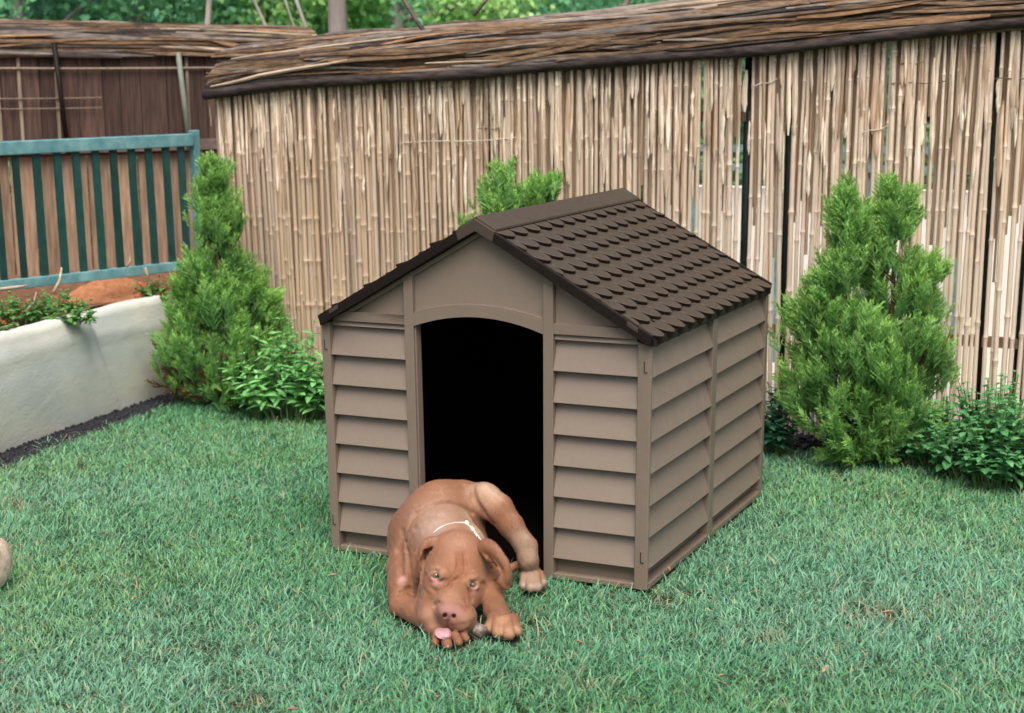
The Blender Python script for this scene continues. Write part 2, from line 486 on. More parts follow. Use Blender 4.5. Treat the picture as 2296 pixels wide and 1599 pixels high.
def capsule(a, b, ra, rb, k=.015, op='add', flat=None):
    """tapered capsule; flat=(axis, factor) thickens/thins along a direction"""
    a = np.asarray(a, float); b = np.asarray(b, float); R = max(ra, rb) + .03
    lo = np.minimum(a, b) - R; hi = np.maximum(a, b) + R
    w, X, Y, Z = _win(lo, hi); ab = b - a; L2 = ab @ ab + 1e-12
    px, py, pz = X - a[0], Y - a[1], Z - a[2]
    t = np.clip((px * ab[0] + py * ab[1] + pz * ab[2]) / L2, 0, 1)
    qx, qy, qz = px - t * ab[0], py - t * ab[1], pz - t * ab[2]
    if flat is not None:
        n = np.asarray(flat[0], float); n /= np.linalg.norm(n); e = qx * n[0] + qy * n[1] + qz * n[2]
        s_ = flat[1] - 1
        qx, qy, qz = qx + e * n[0] * s_, qy + e * n[1] * s_, qz + e * n[2] * s_
        d = (np.sqrt(qx * qx + qy * qy + qz * qz) - (ra + (rb - ra) * t)) / (flat[1] if flat[1] > 1 else 1)
    else:
        d = np.sqrt(qx * qx + qy * qy + qz * qz) - (ra + (rb - ra) * t)
    if op == 'add': S[w] = smin(S[w], d.astype(np.float32), k)
    else: S[w] = smax(S[w], -d.astype(np.float32), k)
def ball(c, r, k=.015, op='add', flat=None): capsule(c, np.asarray(c) + [1e-5, 0, 0], r, r, k, op, flat)
def chain(pts, k=.015, op='add', flat=None):
    for (p, r), (q, s_) in zip(pts[:-1], pts[1:]): capsule(p, q, r * RS, s_ * RS, k, op, flat)
VW = -ray(1030, 1300); VW = VW / np.linalg.norm(VW)       # towards the viewer
def hit(u, v, depth0=2.9):
    """surface point of the dog met by the sight line through u,v"""
    d = ray(807.2 + u * .2861, 1031.4 + v * .2861); d = d / np.linalg.norm(d)
    ts = np.arange(depth0, 4.2, GH * .5); P = CAM + ts[:, None] * d
    ij = np.round((P - G0) / GH).astype(int); ok = np.all((ij >= 0) & (ij < np.array(SH)), axis=1)
    ij = np.clip(ij, 0, np.array(SH) - 1); val = np.where(ok, S[ij[:, 0], ij[:, 1], ij[:, 2]], 1)
    n = np.argmax(val < 0)
    return P[n] if val[n] < 0 else D(u, v, -.4)

# body masses
chain([(D(800, 360, -.045), 185), (D(640, 420, -.085), 225), (D(540, 620, -.13), 285), (D(470, 850, -.19), 225)], .05)
chain([(D(640, 600, -.17), 245), (D(560, 900, -.24), 215)], .04)
chain([(D(430, 900, -.22), 190), (D(400, 1010, -.27), 150), (D(345, 1120, -.315), 96)], .035)       # shoulder, upper arm
ball(D(650, 640, -.185), 230 * RS, .03)                          # withers fold
# forearm under the muzzle
chain([(D(335, 1150, -.335), 98), (D(450, 1200, -.365), 82), (Dg(590, 1330, .013), 56)], .018)
# neck
chain([(D(650, 690, -.21), 215), (D(740, 800, -.26), 205)], .03)
chain([(D(800, 720, -.20), 200), (D(900, 850, -.24), 150)], .03)
# right fore leg
chain([(D(900, 880, -.24), 130), (D(1000, 960, -.27), 92), (D(1035, 1060, -.31), 76), (D(1062, 1180, -.345), 72), (Dg(1108, 1245, .024), 80)], .018)
for (u0, v0, u1, v1, r) in ((1040, 1245, 1012, 1318, 42), (1085, 1255, 1082, 1352, 47), (1150, 1255, 1166, 1365, 47), (1200, 1240, 1228, 1340, 42)):
    capsule(Dg(u0, v0, .030), Dg(u1, v1, .014), r * RS * .92, r * RS * .95, .0035)
# hind leg
chain([(D(850, 330, -.045), 150), (D(975, 305, -.05), 116), (D(1085, 385, -.055), 106), (D(1188, 520, -.06), 86), (D(1268, 635, -.065), 68), (D(1318, 780, -.075), 66), (Dg(1338, 895, .022), 74)], .018)
for (u0, v0, u1, v1, r) in ((1290, 900, 1283, 985, 38), (1325, 905, 1335, 1000, 42), (1375, 905, 1392, 995, 42), (1405, 890, 1432, 965, 36)):
    capsule(Dg(u0, v0, .028), Dg(u1, v1, .013), r * RS * .92, r * RS * .9, .0035)
ball(D(1340, 672, -.062), 42 * RS, .022)
# belly and tail
chain([(D(800, 600, -.06), 190), (D(900, 760, -.09), 150)], .03)
chain([(D(1000, 900, -.10), 60), (D(1120, 880, -.095), 42), (D(1250, 815, -.06), 30)], .01)

# head
ball(D(770, 790, -.285), 238 * RS, .012, flat=((0, .35, 1), 1.04))
chain([(D(752, 830, -.30), 236), (D(730, 960, -.335), 228)], .015)
chain([(D(722, 960, -.335), 222), (D(688, 1110, -.372), 186)], .02)
chain([(D(560, 1050, -.335), 105), (D(545, 1200, -.372), 92)], .018)         # left cheek
chain([(D(870, 1010, -.335), 95), (D(810, 1130, -.370), 75)], .018)          # right cheek
chain([(D(556, 1130, -.385), 100), (D(572, 1225, -.412), 106), (D(595, 1278, -.415), 78)], .010)          # left jowl
chain([(D(768, 1170, -.400), 102), (D(795, 1240, -.420), 106), (D(800, 1262, -.420), 88)], .010)          # right jowl
chain([(D(690, 1090, -.392), 118), (D(692, 1185, -.432), 92)], .012)         # bridge
ball(D(690, 1260, -.418), 84 * RS, .010)                                     # upper lip
ball(D(670, 1310, -.400), 60 * RS, .008)                                     # chin
# folds where neck meets chest
# nose leather
ball(hit(692, 1182) - VW * .0145, 70 * RS, .006, flat=((0, 0, 1), 1.35))
for u, v in ((668, 1218), (738, 1224)):
    p = hit(u, v); capsule(p - VW * .010 - HR * .0012, p + VW * .004, .0046, .0046, .0015, 'sub')
p = hit(692, 1265)
capsule(hit(693, 1240) + VW * .001, hit(690, 1322) + VW * .001, .0024, .0030, .003, 'sub')
def groove(path, r=.0032, k=.003, lift=.0012):
    P = [hit(*q) for q in path]
    for i, (a, b) in enumerate(zip(P[:-1], P[1:])):
        ra = r * (.45 if i == 0 else 1); rb = r * (.45 if i == len(P) - 2 else 1)
        capsule(a + VW * lift, b + VW * lift, ra, rb, k, 'sub')
def ridge(path, r=.008, k=.006, sink=.004, taper=1.0):
    P = [hit(*q) for q in path]
    for a, b in zip(P[:-1], P[1:]): capsule(a - VW * sink, b - VW * sink, r, r * taper, k)
# brows
ridge([(540, 868), (570, 848), (610, 842), (655, 862)], .0070, .005, .0015)
ridge([(652, 885), (680, 905)], .0110, .006, .0025)
ridge([(832, 950), (845, 905), (880, 880), (915, 888), (955, 935)], .0070, .004, .0015)
ridge([(868, 925), (905, 918), (930, 935)], .0075, .004, .0020)
# eye sockets
EYES = []
for u, v in ((598, 912), (880, 984)):
    p = hit(u, v); EYES.append(p)
    capsule(p - VW * .002, p + VW * .012, .0078, .0098, .004, 'sub')
# lids
for (c, s_) in (((598, 915), 1), ((880, 985), 1)):
    u, v = c
    for a0, a1, rr in ((190, 350, .0042), (15, 165, .0036)):
        P = []
        for a in np.linspace(math.radians(a0), math.radians(a1), 6):
            q = hit(u + 42 * math.cos(a), v + 29 * math.sin(a)); P.append(q)
        for a_, b_ in zip(P[:-1], P[1:]): capsule(a_ + VW * .0008, b_ + VW * .0008, rr, rr, .002)
# muzzle and forehead wrinkles
groove([(640, 1125), (600, 1115), (583, 1140), (592, 1175)], .0042, .003, .0004)
groove([(775, 1105), (825, 1140), (838, 1190)], .0042, .003, .0004)
groove([(600, 1060), (690, 1045), (770, 1065)], .0040, .004, .0010)
groove([(545, 995), (590, 1030), (650, 1012), (700, 985), (735, 950)], .0052, .003, .0004)
groove([(735, 950), (765, 930), (790, 895)], .0045, .003, .0004)
groove([(826, 990), (836, 1100), (850, 1185)], .0050, .003, .0004)
groove([(860, 1040), (872, 1100), (880, 1150)], .0040, .003, .0004)
groove([(500, 1010), (520, 1050), (560, 1050)], .0022)
groove([(768, 740), (778, 830), (755, 890)], .0055, .005, .0004)
groove([(812, 740), (826, 830), (822, 890)], .0048, .005, .0004)
groove([(880, 880), (905, 862), (950, 885)], .0022)
groove([(580, 835), (620, 825), (660, 850)], .0022)
# mouth line and neck fold
groove([(560, 1355), (600, 1330), (640, 1320), (690, 1325), (760, 1352), (850, 1322)], .0030, .003, .0)
groove([(380, 520), (440, 420), (560, 352), (760, 345), (880, 420)], .0075, .008, .000)
groove([(360, 640), (420, 540), (520, 470), (640, 440)], .0050, .008, .001)

groove([(880, 200), (890, 300), (960, 420), (1040, 500)], .0065, .008, .003)
groove([(300, 1050), (380, 1012), (470, 1045)], .0065, .006, -.001)
groove([(330, 1075), (400, 1050), (470, 1085)], .0040, .005, .000)

groove([(330, 560), (300, 700), (330, 900)], .006, .014, .004)

# ears: thin folded flaps laid over the surface
def spline(pts, n=18):
    P = [np.append(np.asarray(p, float), r) for p, r in pts]; P = [2 * P[0] - P[1]] + P + [2 * P[-1] - P[-2]]; out = []
    m_ = len(P) - 3
    for i in range(n + 1):
        t = i / n * m_; k_ = min(int(t), m_ - 1); t -= k_; a, b, c, d = P[k_:k_ + 4]
        q = .5 * (2 * b + (c - a) * t + (2 * a - 5 * b + 4 * c - d) * t * t + (3 * b - a - 3 * c + d) * t ** 3)
        out.append((q[:3], q[3]))
    return out
def flap(pts, n, thick, k=.006):
    for (p, r), (q, s_) in zip(pts[:-1], pts[1:]):
        nn = np.asarray(n, float); capsule(p, q, r * RS, s_ * RS, k, flat=(nn, (r * RS) / thick))
nl = VW * .9 + np.array([-.40, 0, .15])
flap(spline([(D(575, 668, -.305), 44), (D(520, 700, -.318), 54), (D(478, 780, -.330), 58), (D(455, 860, -.335), 46), (D(443, 925, -.335), 30), (D(438, 965, -.335), 14)]), nl, .0042, .003)
chain(spline([(D(600, 648, -.310), 34), (D(545, 662, -.322), 30), (D(500, 715, -.335), 22), (D(478, 800, -.343), 15), (D(462, 900, -.342), 9)]), .010)
nr = VW * .8 + np.array([.45, 0, .30])
flap(spline([(D(985, 700, -.295), 50), (D(1040, 745, -.305), 54), (D(1100, 820, -.315), 56), (D(1128, 900, -.320), 50), (D(1138, 965, -.320), 34), (D(1142, 990, -.320), 20)]), nr, .0042, .003)
chain(spline([(D(980, 668, -.298), 34), (D(1040, 692, -.310), 20), (D(1105, 765, -.318), 11), (D(1148, 850, -.322), 7), (D(1160, 950, -.322), 6)]), .012)
groove([(548, 700), (518, 725), (503, 780), (494, 840), (488, 900), (486, 965)], .0078, .003, -.005)
groove([(515, 730), (500, 800), (492, 880)], .0060, .003, -.012)
groove([(565, 700), (535, 722), (512, 770)], .0095, .003, -.006)
groove([(345, 600), (372, 720), (385, 850), (410, 960)], .0045, .006, -.0005)
groove([(1022, 770), (1040, 840), (1058, 905), (1070, 950)], .0090, .004, -.006)
groove([(1025, 800), (1040, 860), (1055, 910)], .0070, .003, -.014)
# toes of the paw under the muzzle
for (p0, p1, r) in (((603, 1370), (590, 1428), 30), ((668, 1385), (684, 1450), 38), ((742, 1375), (772, 1428), 34), ((800, 1355), (832, 1400), 28)):
    capsule(Dg(*p0, .016), Dg(*p1, .008), r * RS, r * RS * .95, .0025)
capsule(Dg(600, 1350, .012), Dg(780, 1335, .012), .013, .013, .005)

# fine unevenness of the coat, flat underside
gX, gY, gZ = gx[:, None, None], gy[None, :, None], gz[None, None, :]
S += (.0006 * np.sin(gX * 190 + gZ * 70) * np.sin(gY * 160 + 1.3) * np.sin(gZ * 210 + gX * 60 + .7)).astype(np.float32)
S = np.maximum(S, (.002 - gZ)).astype(np.float32)

def surface_nets(S, org, h):
    ins = S < 0; n = S.shape
    acc = np.zeros((n[0] - 1, n[1] - 1, n[2] - 1, 3), np.float32); cnt = np.zeros(acc.shape[:3], np.float32)
    quads = []; edges = []
    for ax in range(3):
        a = [slice(None)] * 3; b = [slice(None)] * 3; a[ax] = slice(0, -1); b[ax] = slice(1, None)
        A, B = S[tuple(a)], S[tuple(b)]; cr = (A < 0) != (B < 0)
        idx = np.argwhere(cr); va = A[cr]; vb = B[cr]; t = va / (va - vb)
        pos = idx.astype(np.float32); pos[:, ax] += t
        o1, o2 = [i for i in range(3) if i != ax]
        ok = (idx[:, o1] > 0) & (idx[:, o2] > 0) & (idx[:, o1] < n[o1] - 1) & (idx[:, o2] < n[o2] - 1)
        for d1 in (0, 1):
            for d2 in (0, 1):
                c = idx[ok].copy(); c[:, o1] -= d1; c[:, o2] -= d2
                np.add.at(acc, (c[:, 0], c[:, 1], c[:, 2]), pos[ok]); np.add.at(cnt, (c[:, 0], c[:, 1], c[:, 2]), 1)
        edges.append((ax, o1, o2, idx[ok], va[ok] < 0))
    act = cnt > 0; ids = -np.ones(cnt.shape, np.int64); ids[act] = np.arange(act.sum())
    V = acc[act] / cnt[act][:, None] * h + org
    for ax, o1, o2, idx, neg in edges:
        q = []
        for d1, d2 in ((0, 0), (1, 0), (1, 1), (0, 1)):
            c = idx.copy(); c[:, o1] -= d1; c[:, o2] -= d2; q.append(ids[c[:, 0], c[:, 1], c[:, 2]])
        q = np.stack(q, 1); fl = neg if ax != 1 else ~neg
        q[~fl] = q[~fl][:, ::-1]
        quads.append(q)
    return V, np.concatenate(quads)
DV, DQ = surface_nets(S, G0, GH)
# light smoothing
def smooth(V, Q, it, lam=.5):
    e = np.concatenate([Q[:, [0, 1]], Q[:, [1, 2]], Q[:, [2, 3]], Q[:, [3, 0]]]); V = V.copy()
    for _ in range(it):
        s_ = np.zeros_like(V); c = np.zeros(len(V))
        np.add.at(s_, e[:, 0], V[e[:, 1]]); np.add.at(c, e[:, 0], 1); np.add.at(s_, e[:, 1], V[e[:, 0]]); np.add.at(c, e[:, 1], 1)
        V += lam * (s_ / np.maximum(c, 1)[:, None] - V)
    return V
DV = smooth(DV, DQ, 2)
# coat colours (the coat's own markings)
BASE = np.array([.222, .100, .053])
C = np.tile(BASE, (len(DV), 1))
def fn(P, f, s=0): return np.sin(P[:, 0] * f + s) * np.sin(P[:, 1] * f * .9 + s * 2) + np.sin(P[:, 2] * f * 1.1 + P[:, 0] * f * .4 + s) * .6
C *= (1 + .09 * fn(DV, 38, .5) + .04 * fn(DV, 95, 2.0))[:, None]
def paint(p, r, col, a=1.0, soft=1.0):
    d = np.linalg.norm(DV - np.asarray(p), axis=1) / r
    w = (a * np.clip((1.25 - d) / (.9 * soft), 0, 1) ** 1.5)[:, None] if soft else (a * (d < 1))[:, None]
    C[:] = C * (1 - w) + np.array(col) * w
PINK = (.46, .225, .215); PALE = (.40, .27, .19); DUSK = (.185, .078, .042); GREY = (.27, .20, .16)
paint(D(620, 430, -.2), .10, (.31, .205, .150), .6)
paint(hit(560, 520), .05, (.33, .235, .185), .6)
paint(hit(940, 560), .04, (.46, .36, .24), .65); paint(hit(850, 450), .03, (.42, .31, .20), .5)
paint(hit(1000, 230), .045, (.44, .34, .26), .6); paint(hit(960, 330), .05, (.38, .23, .15), .5)
paint(hit(330, 940), .012, (.50, .27, .24), .8)
for u, v, r in ((1240, 620, .035), (1310, 700, .035), (1330, 820, .035), (1340, 950, .04), (1290, 930, .03)): paint(hit(u, v), r, (.31, .225, .165), .55)
for u, v in ((1285, 990), (1340, 1005), (1395, 1000), (1435, 975)): paint(hit(u, v), .012, (.40, .33, .27), .6)
for u, v in ((1015, 1310), (1085, 1340), (1165, 1350), (1222, 1340), (1120, 1260)): paint(hit(u, v), .020, (.44, .25, .15), .6)
paint(hit(700, 1080), .035, (.40, .22, .15), .5)
paint(hit(560, 1230), .035, (.37, .22, .15), .5); paint(hit(800, 1250), .03, (.34, .19, .12), .5)
paint(hit(740, 600), .05, (.34, .18, .12), .4)
# darker stripes on the brow, stop and muzzle
for u, v, r, a in ((785, 720, .012, .55), (790, 760, .014, .6), (795, 800, .013, .55), (765, 860, .012, .5), (750, 920, .013, .5), (825, 800, .012, .4), (800, 880, .012, .5), (840, 960, .011, .5), (845, 1040, .010, .5), (850, 1110, .009, .4), (700, 960, .011, .4), (1050, 860, .020, .7), (1040, 900, .016, .7), (1030, 820, .014, .6)):
    paint(hit(u, v), r, (.20, .078, .036), a)
for u, v in ((560, 1350), (600, 1332), (640, 1322), (740, 1340), (780, 1350), (850, 1322), (875, 1290)): paint(hit(u, v), .009, (.09, .038, .028), .6)
for u, v, r in ((660, 1225, .016), (730, 1235, .016), (690, 1270, .020), (690, 1310, .018), (620, 1290, .020), (760, 1290, .018)): paint(hit(u, v), r, (.215, .105, .078), .45)
# nose leather, eye rims
for u, v, r in ((655, 1165, .014), (700, 1160, .016), (745, 1185, .013), (690, 1200, .014), (725, 1205, .012), (650, 1195, .010), (692, 1230, .009)): paint(hit(u, v), r, (.30, .150, .135), .75)
for u, v in ((668, 1222), (738, 1226)): paint(hit(u, v) - VW * .004, .006, (.06, .02, .02), .9)
for u_, v_ in ((598, 912), (880, 984)):
    for a_ in range(0, 360, 30): paint(hit(u_ + 34 * math.cos(math.radians(a_)), v_ + 22 * math.sin(math.radians(a_))), .0045, (.10, .045, .03), .40 if a_ >= 180 else .15)
    for a_ in (215, 250, 285, 320): paint(hit(u_ + 60 * math.cos(math.radians(a_)), v_ + 58 * math.sin(math.radians(a_))), .009, (.36, .21, .12), .55)
paint(hit(598, 955), .011, PINK, .75); paint(hit(570, 935), .008, PINK, .7); paint(hit(630, 955), .009, PINK, .6); paint(hit(598, 875), .007, (.40, .20, .16), .5)
paint(hit(890, 1022), .010, (.40, .21, .19), .75); paint(hit(918, 1005), .007, (.42, .23, .21), .7); paint(hit(855, 950), .009, DUSK, .6); paint(hit(860, 1010), .008, DUSK, .5)
M_coat = tint_mat('short_tan_coat', .75, .2, 0, 700, .10, .5, .0007, sheen=.15)
dog = obj('dog', DV, DQ.astype(np.int32), M_coat, None, smooth=True, origin=(.42, -.25, 0), cols=C)
tag(dog, 'reddish tan puppy lying curled on the grass at the kennel doorway, licking its paw', 'dog')

# short coat hairs lying along the body
def vnormals(V, Q):
    n = np.cross(V[Q[:, 2]] - V[Q[:, 0]], V[Q[:, 3]] - V[Q[:, 1]]); N = np.zeros_like(V)
    for k_ in range(4): np.add.at(N, Q[:, k_], n)
    return N / (np.linalg.norm(N, axis=1)[:, None] + 1e-12)
VN = vnormals(DV, DQ)
if np.mean(np.sum(VN * (DV - DV.mean(0)), axis=1)) < 0: VN = -VN
r = np.random.default_rng(4)
vis = np.where((VN @ VW > -.35) & (DV[:, 2] > .006))[0]
skin = (C[:, 0] - C[:, 1]) / C[:, 0]
nose_c = hit(692, 1190); dn = np.linalg.norm(DV - nose_c, axis=1)
eye_d = np.minimum(np.linalg.norm(DV - EYES[0], axis=1), np.linalg.norm(DV - EYES[1], axis=1))
vis = vis[(dn[vis] > .024) & (eye_d[vis] > .013)]
pick = r.choice(vis, 120000)
P = DV[pick] + r.normal(0, .0010, (len(pick), 3)); N = VN[pick]
P -= N * np.sum((P - DV[pick]) * N, axis=1)[:, None]
hd = D(700, 1150, -.43)
Fl = P - hd; Fl += np.array([0, 0, -.9]) * np.clip(1 - np.linalg.norm(P - hd, axis=1) / .5, 0, 1)[:, None] * .12
Fl -= N * np.sum(Fl * N, axis=1)[:, None]; Fl /= np.linalg.norm(Fl, axis=1)[:, None] + 1e-9
Fl += r.normal(0, .14, Fl.shape); 
hl = .75 * (.0032 + .0036 * np.clip((np.linalg.norm(P - hd, axis=1) - .06) / .12, 0, 1)) * r.uniform(.6, 1.3, len(P))
dv = Fl * .98 + N * .12; dv /= np.linalg.norm(dv, axis=1)[:, None]
sd = np.cross(dv, N); sd /= np.linalg.norm(sd, axis=1)[:, None] + 1e-9
wv = r.uniform(.00025, .00045, (len(P), 1))
HV = np.stack([P - sd * wv - N * .0004, P + sd * wv - N * .0004, P + dv * hl[:, None]], 1).reshape(-1, 3)
fc = C[pick] * r.uniform(.78, 1.25, (len(P), 1)) * np.where(r.random((len(P), 1)) < .04, 1.25, 1)
M_fur = tint_mat('coat_hair', .38, .6)
fo = obj('fur', HV, np.arange(len(HV)).reshape(-1, 3), M_fur, dog, cols=np.repeat(fc, 3, axis=0)); fo['kind'] = 'stuff'
# eyes
def eye(p):
    c = p - VW * .0082; r = .0100
    e = MB(); n1, n2 = 14, 20; fm = []
    a = VW; b = np.cross([0, 0, 1.0], a); b /= np.linalg.norm(b); cc = np.cross(a, b)
    gaze = a * 1.0 + cc * .12; gaze /= np.linalg.norm(gaze); b = np.cross([0, 0, 1.0], gaze); b /= np.linalg.norm(b); cc = np.cross(gaze, b)
    angs = [0, 12, 16, 25, 33, 37, 45, 60, 80, 100, 130, 160]
    v = [c + gaze * r]; f = []
    for A in angs[1:]:
        A = math.radians(A)
        for j in range(n2):
            w = 2 * math.pi * j / n2; v.append(c + r * (gaze * math.cos(A) + math.sin(A) * (b * math.cos(w) + cc * math.sin(w))))
    for j in range(n2): f.append((0, 1 + j, 1 + (j + 1) % n2)); fm.append(0)
    for i in range(len(angs) - 2):
        for j in range(n2):
            f.append((1 + i * n2 + j, 1 + (i + 1) * n2 + j, 1 + (i + 1) * n2 + (j + 1) % n2, 1 + i * n2 + (j + 1) % n2))
            fm.append(0 if i == 0 else 1 if i < 3 else 2 if i == 3 else 3)
    return v, f, fm
M_pup = new_mat('pupil', .05, .6)[0]; M_pup.node_tree.nodes['Principled BSDF'].inputs[0].default_value = (.004, .004, .004, 1)
M_iris = new_mat('iris', .08, .6)[0]; M_iris.node_tree.nodes['Principled BSDF'].inputs[0].default_value = (.12, .105, .05, 1)
M_rim = new_mat('iris_rim', .08, .6)[0]; M_rim.node_tree.nodes['Principled BSDF'].inputs[0].default_value = (.05, .035, .02, 1)
M_scl = new_mat('sclera', .15, .5)[0]; M_scl.node_tree.nodes['Principled BSDF'].inputs[0].default_value = (.16, .11, .095, 1)
for p in EYES:
    v, f, fm = eye(p)
    obj('eye', v, f, [M_pup, M_iris, M_rim, M_scl], dog, smooth=True, fmat=fm)
# tongue
M_tongue = simple('pink_tongue', (.44, .23, .24), (.54, .31, .32), 120, .35, .5, .3, .0006)
tb = hit(652, 1322); tf = hit(662, 1368)
mb = MB(); n = 9
P0 = D(655, 1312, -.430); P1 = D(642, 1330, -.474); P2 = D(664, 1392, -.486)
side = HR * .0170; rows = []
for t in np.linspace(0, 1, n):
    c = P0 * (1 - t) ** 2 + 2 * P1 * t * (1 - t) + P2 * t * t
    w = math.sqrt(max(0, 1 - max(0, (t - .55) / .45) ** 2)) * (1.0 - .1 * t) + .02
    rows.append((c, w))
v = []; f = []
for sgn in (1, -1):
    for c, w in rows:
        for s in np.linspace(-1, 1, 7):
            v.append(c + side * w * s + np.array([0, 0, .0035 * (abs(s)) - .008 * abs(s) ** 3]) + VW * (.0028 * sgn * math.sqrt(max(0, 1 - s * s * .9))))
for k in (0, 1):
    for i in range(n - 1):
        for j in range(6):
            a = k * n * 7 + i * 7 + j; q = (a, a + 1, a + 8, a + 7); f.append(q if k else q[::-1])
for i in range(n - 1):
    for j in (0, 6):
        a = i * 7 + j; f.append((a, a + 7, a + 7 + n * 7, a + n * 7))
for j in range(6):
    a = (n - 1) * 7 + j; f.append((a, a + 1, a + 1 + n * 7, a + n * 7))
obj('tongue', v, f, M_tongue, dog, smooth=True)
# collar: thin pale cord with twisted knots
M_cord = simple('pale_cord', (.62, .60, .54), (.78, .76, .70), 200, .7, .2, .4, .0006)
cp = [(575, 572), (605, 545), (640, 524), (690, 502), (750, 490), (815, 492), (860, 520), (900, 565), (945, 625)]
pts = [hit(u, v) + VW * .0008 for u, v in cp]
mb = MB(); mb.tube(pts, [.0008, .0015, .0013, .0007, .0008, .0020, .0022, .0024, .0016], 6)
col = mb.build('collar', M_cord, dog, smooth=True)
mb = MB()
for (u, v, du, dv, r) in ((838, 492, 22, 22, .0044), (880, 540, 22, 34, .0040), (905, 580, 16, 30, .0034), (925, 602, 14, 22, .0028)):
    a = hit(u - du * .6, v - dv * .6) + VW * .003; b = hit(u + du * .6, v + dv * .6) + VW * .003; mb.tube([a, a * .7 + b * .3, a * .3 + b * .7, b], [r * .4, r, r, r * .4], 7)
mb.build('knot', M_cord, col, smooth=True)
# claws
M_claw = simple('claw_horn', (.30, .24, .20), (.42, .35, .30), 80, .4, .4, 0)
for u, v in ((1008, 1352), (1082, 1382), (1168, 1392), (1232, 1372), (1290, 1010), (1340, 1028), (1398, 1022), (1440, 992), (590, 1452), (690, 1482), (782, 1450), (838, 1424)):
    p = Dg(u, v - 14, .006); q = Dg(u, v + 4, .002)
    MB().tube([p + [0, 0, .004], (p + q) / 2 + [0, 0, .004], q + [0, 0, .001]], [.0032, .0028, .0008], 6).build('claw', M_claw, dog, smooth=True)
# the chewed stick
M_stick = simple('chewed_bark', (.10, .075, .065), (.30, .25, .225), 130, .9, .1, 1.0, .003, (1, 1, 1), 8)
mb = MB(); a = Dg(880, 1315, .020); b = Dg(985, 1350, .016)
pts = [a * (1 - t) + b * t + np.array([0, 0, .002 * math.sin(t * 9)]) for t in np.linspace(0, 1, 9)]
mb.tube(pts, [.010, .0125, .0115, .0135, .0125, .0140, .0130, .0115, .007], 10)
st = mb.build('chew_stick', M_stick, None, smooth=True, origin=Dg(930, 1340, 0))
tag(st, 'short grey brown chewed stick between the muzzle and the front paw', 'stick')

# ================================================================== GROUND, BED, FENCES
def pnoise(x, y, f, s=0.0):
    return (np.sin(x * f + s) * np.cos(y * f * 1.13 + s * 1.7) + np.sin((x + y) * f * .71 + 2.1 * s + 1) * .6 + np.sin((x - 1.7 * y) * f * 1.9 + s) * .35) / 1.95
M_soil = simple('lawn_soil', (.030, .045, .022), (.075, .085, .045), 45, .95, .1, .8, .01, detail=8)
n = 61; xs = np.linspace(-1, 1, n); 
gxs = np.sign(xs) * (np.abs(xs) ** 2.2) * 60; gv = []; gf = []
def ground_z(x, y):
    return .006 * pnoise(x, y, 3.0, .4)
for j in range(n):
    for i in range(n):
        x, y = gxs[i] + .4, gxs[j] + .2
        gv.append((x, y, -.012))
for j in range(n - 1):
    for i in range(n - 1): a = j * n + i; gf.append((a, a + 1, a + n + 1, a + n))
g = obj('ground', gv, gf, M_soil); tag(g, kind='structure')

# ---- grass
WALL = [ground(-420, 1195), ground(0, 1012), ground(170, 965), ground(362, 888), ground(420, 868)]
_wc = np.polyfit([p[1] for p in WALL[:4]], [p[0] for p in WALL[:4]], 2)
def wall_x(y):
    return np.polyval(_wc, np.minimum(y, WALL[3][1] + .05)) + np.maximum(np.asarray(y) - WALL[3][1] - .05, 0) * .9
FL = ground(520, 864); FR = ground(2296, 1018)
FD = (FR - FL); FD[2] = 0; FLEN = np.linalg.norm(FD); FD = FD / FLEN; FN = np.array([FD[1], -FD[0], 0])     # FN points to the camera
if FN @ (CAM - FL) < 0: FN = -FN
WORN = [(*ground(u, v)[:2], q) for u, v, q in ((1860, 1490, .085), (1720, 1430, .05), (40, 1130, .10), (190, 1045, .07), (560, 1082, .05), (1560, 1320, .05), (1480, 1345, .05), (560, 1570, .06), (700, 1300, .06), (1250, 1330, .05), (2150, 1350, .06), (1980, 1370, .05), (450, 1450, .05), (1050, 1560, .05))]
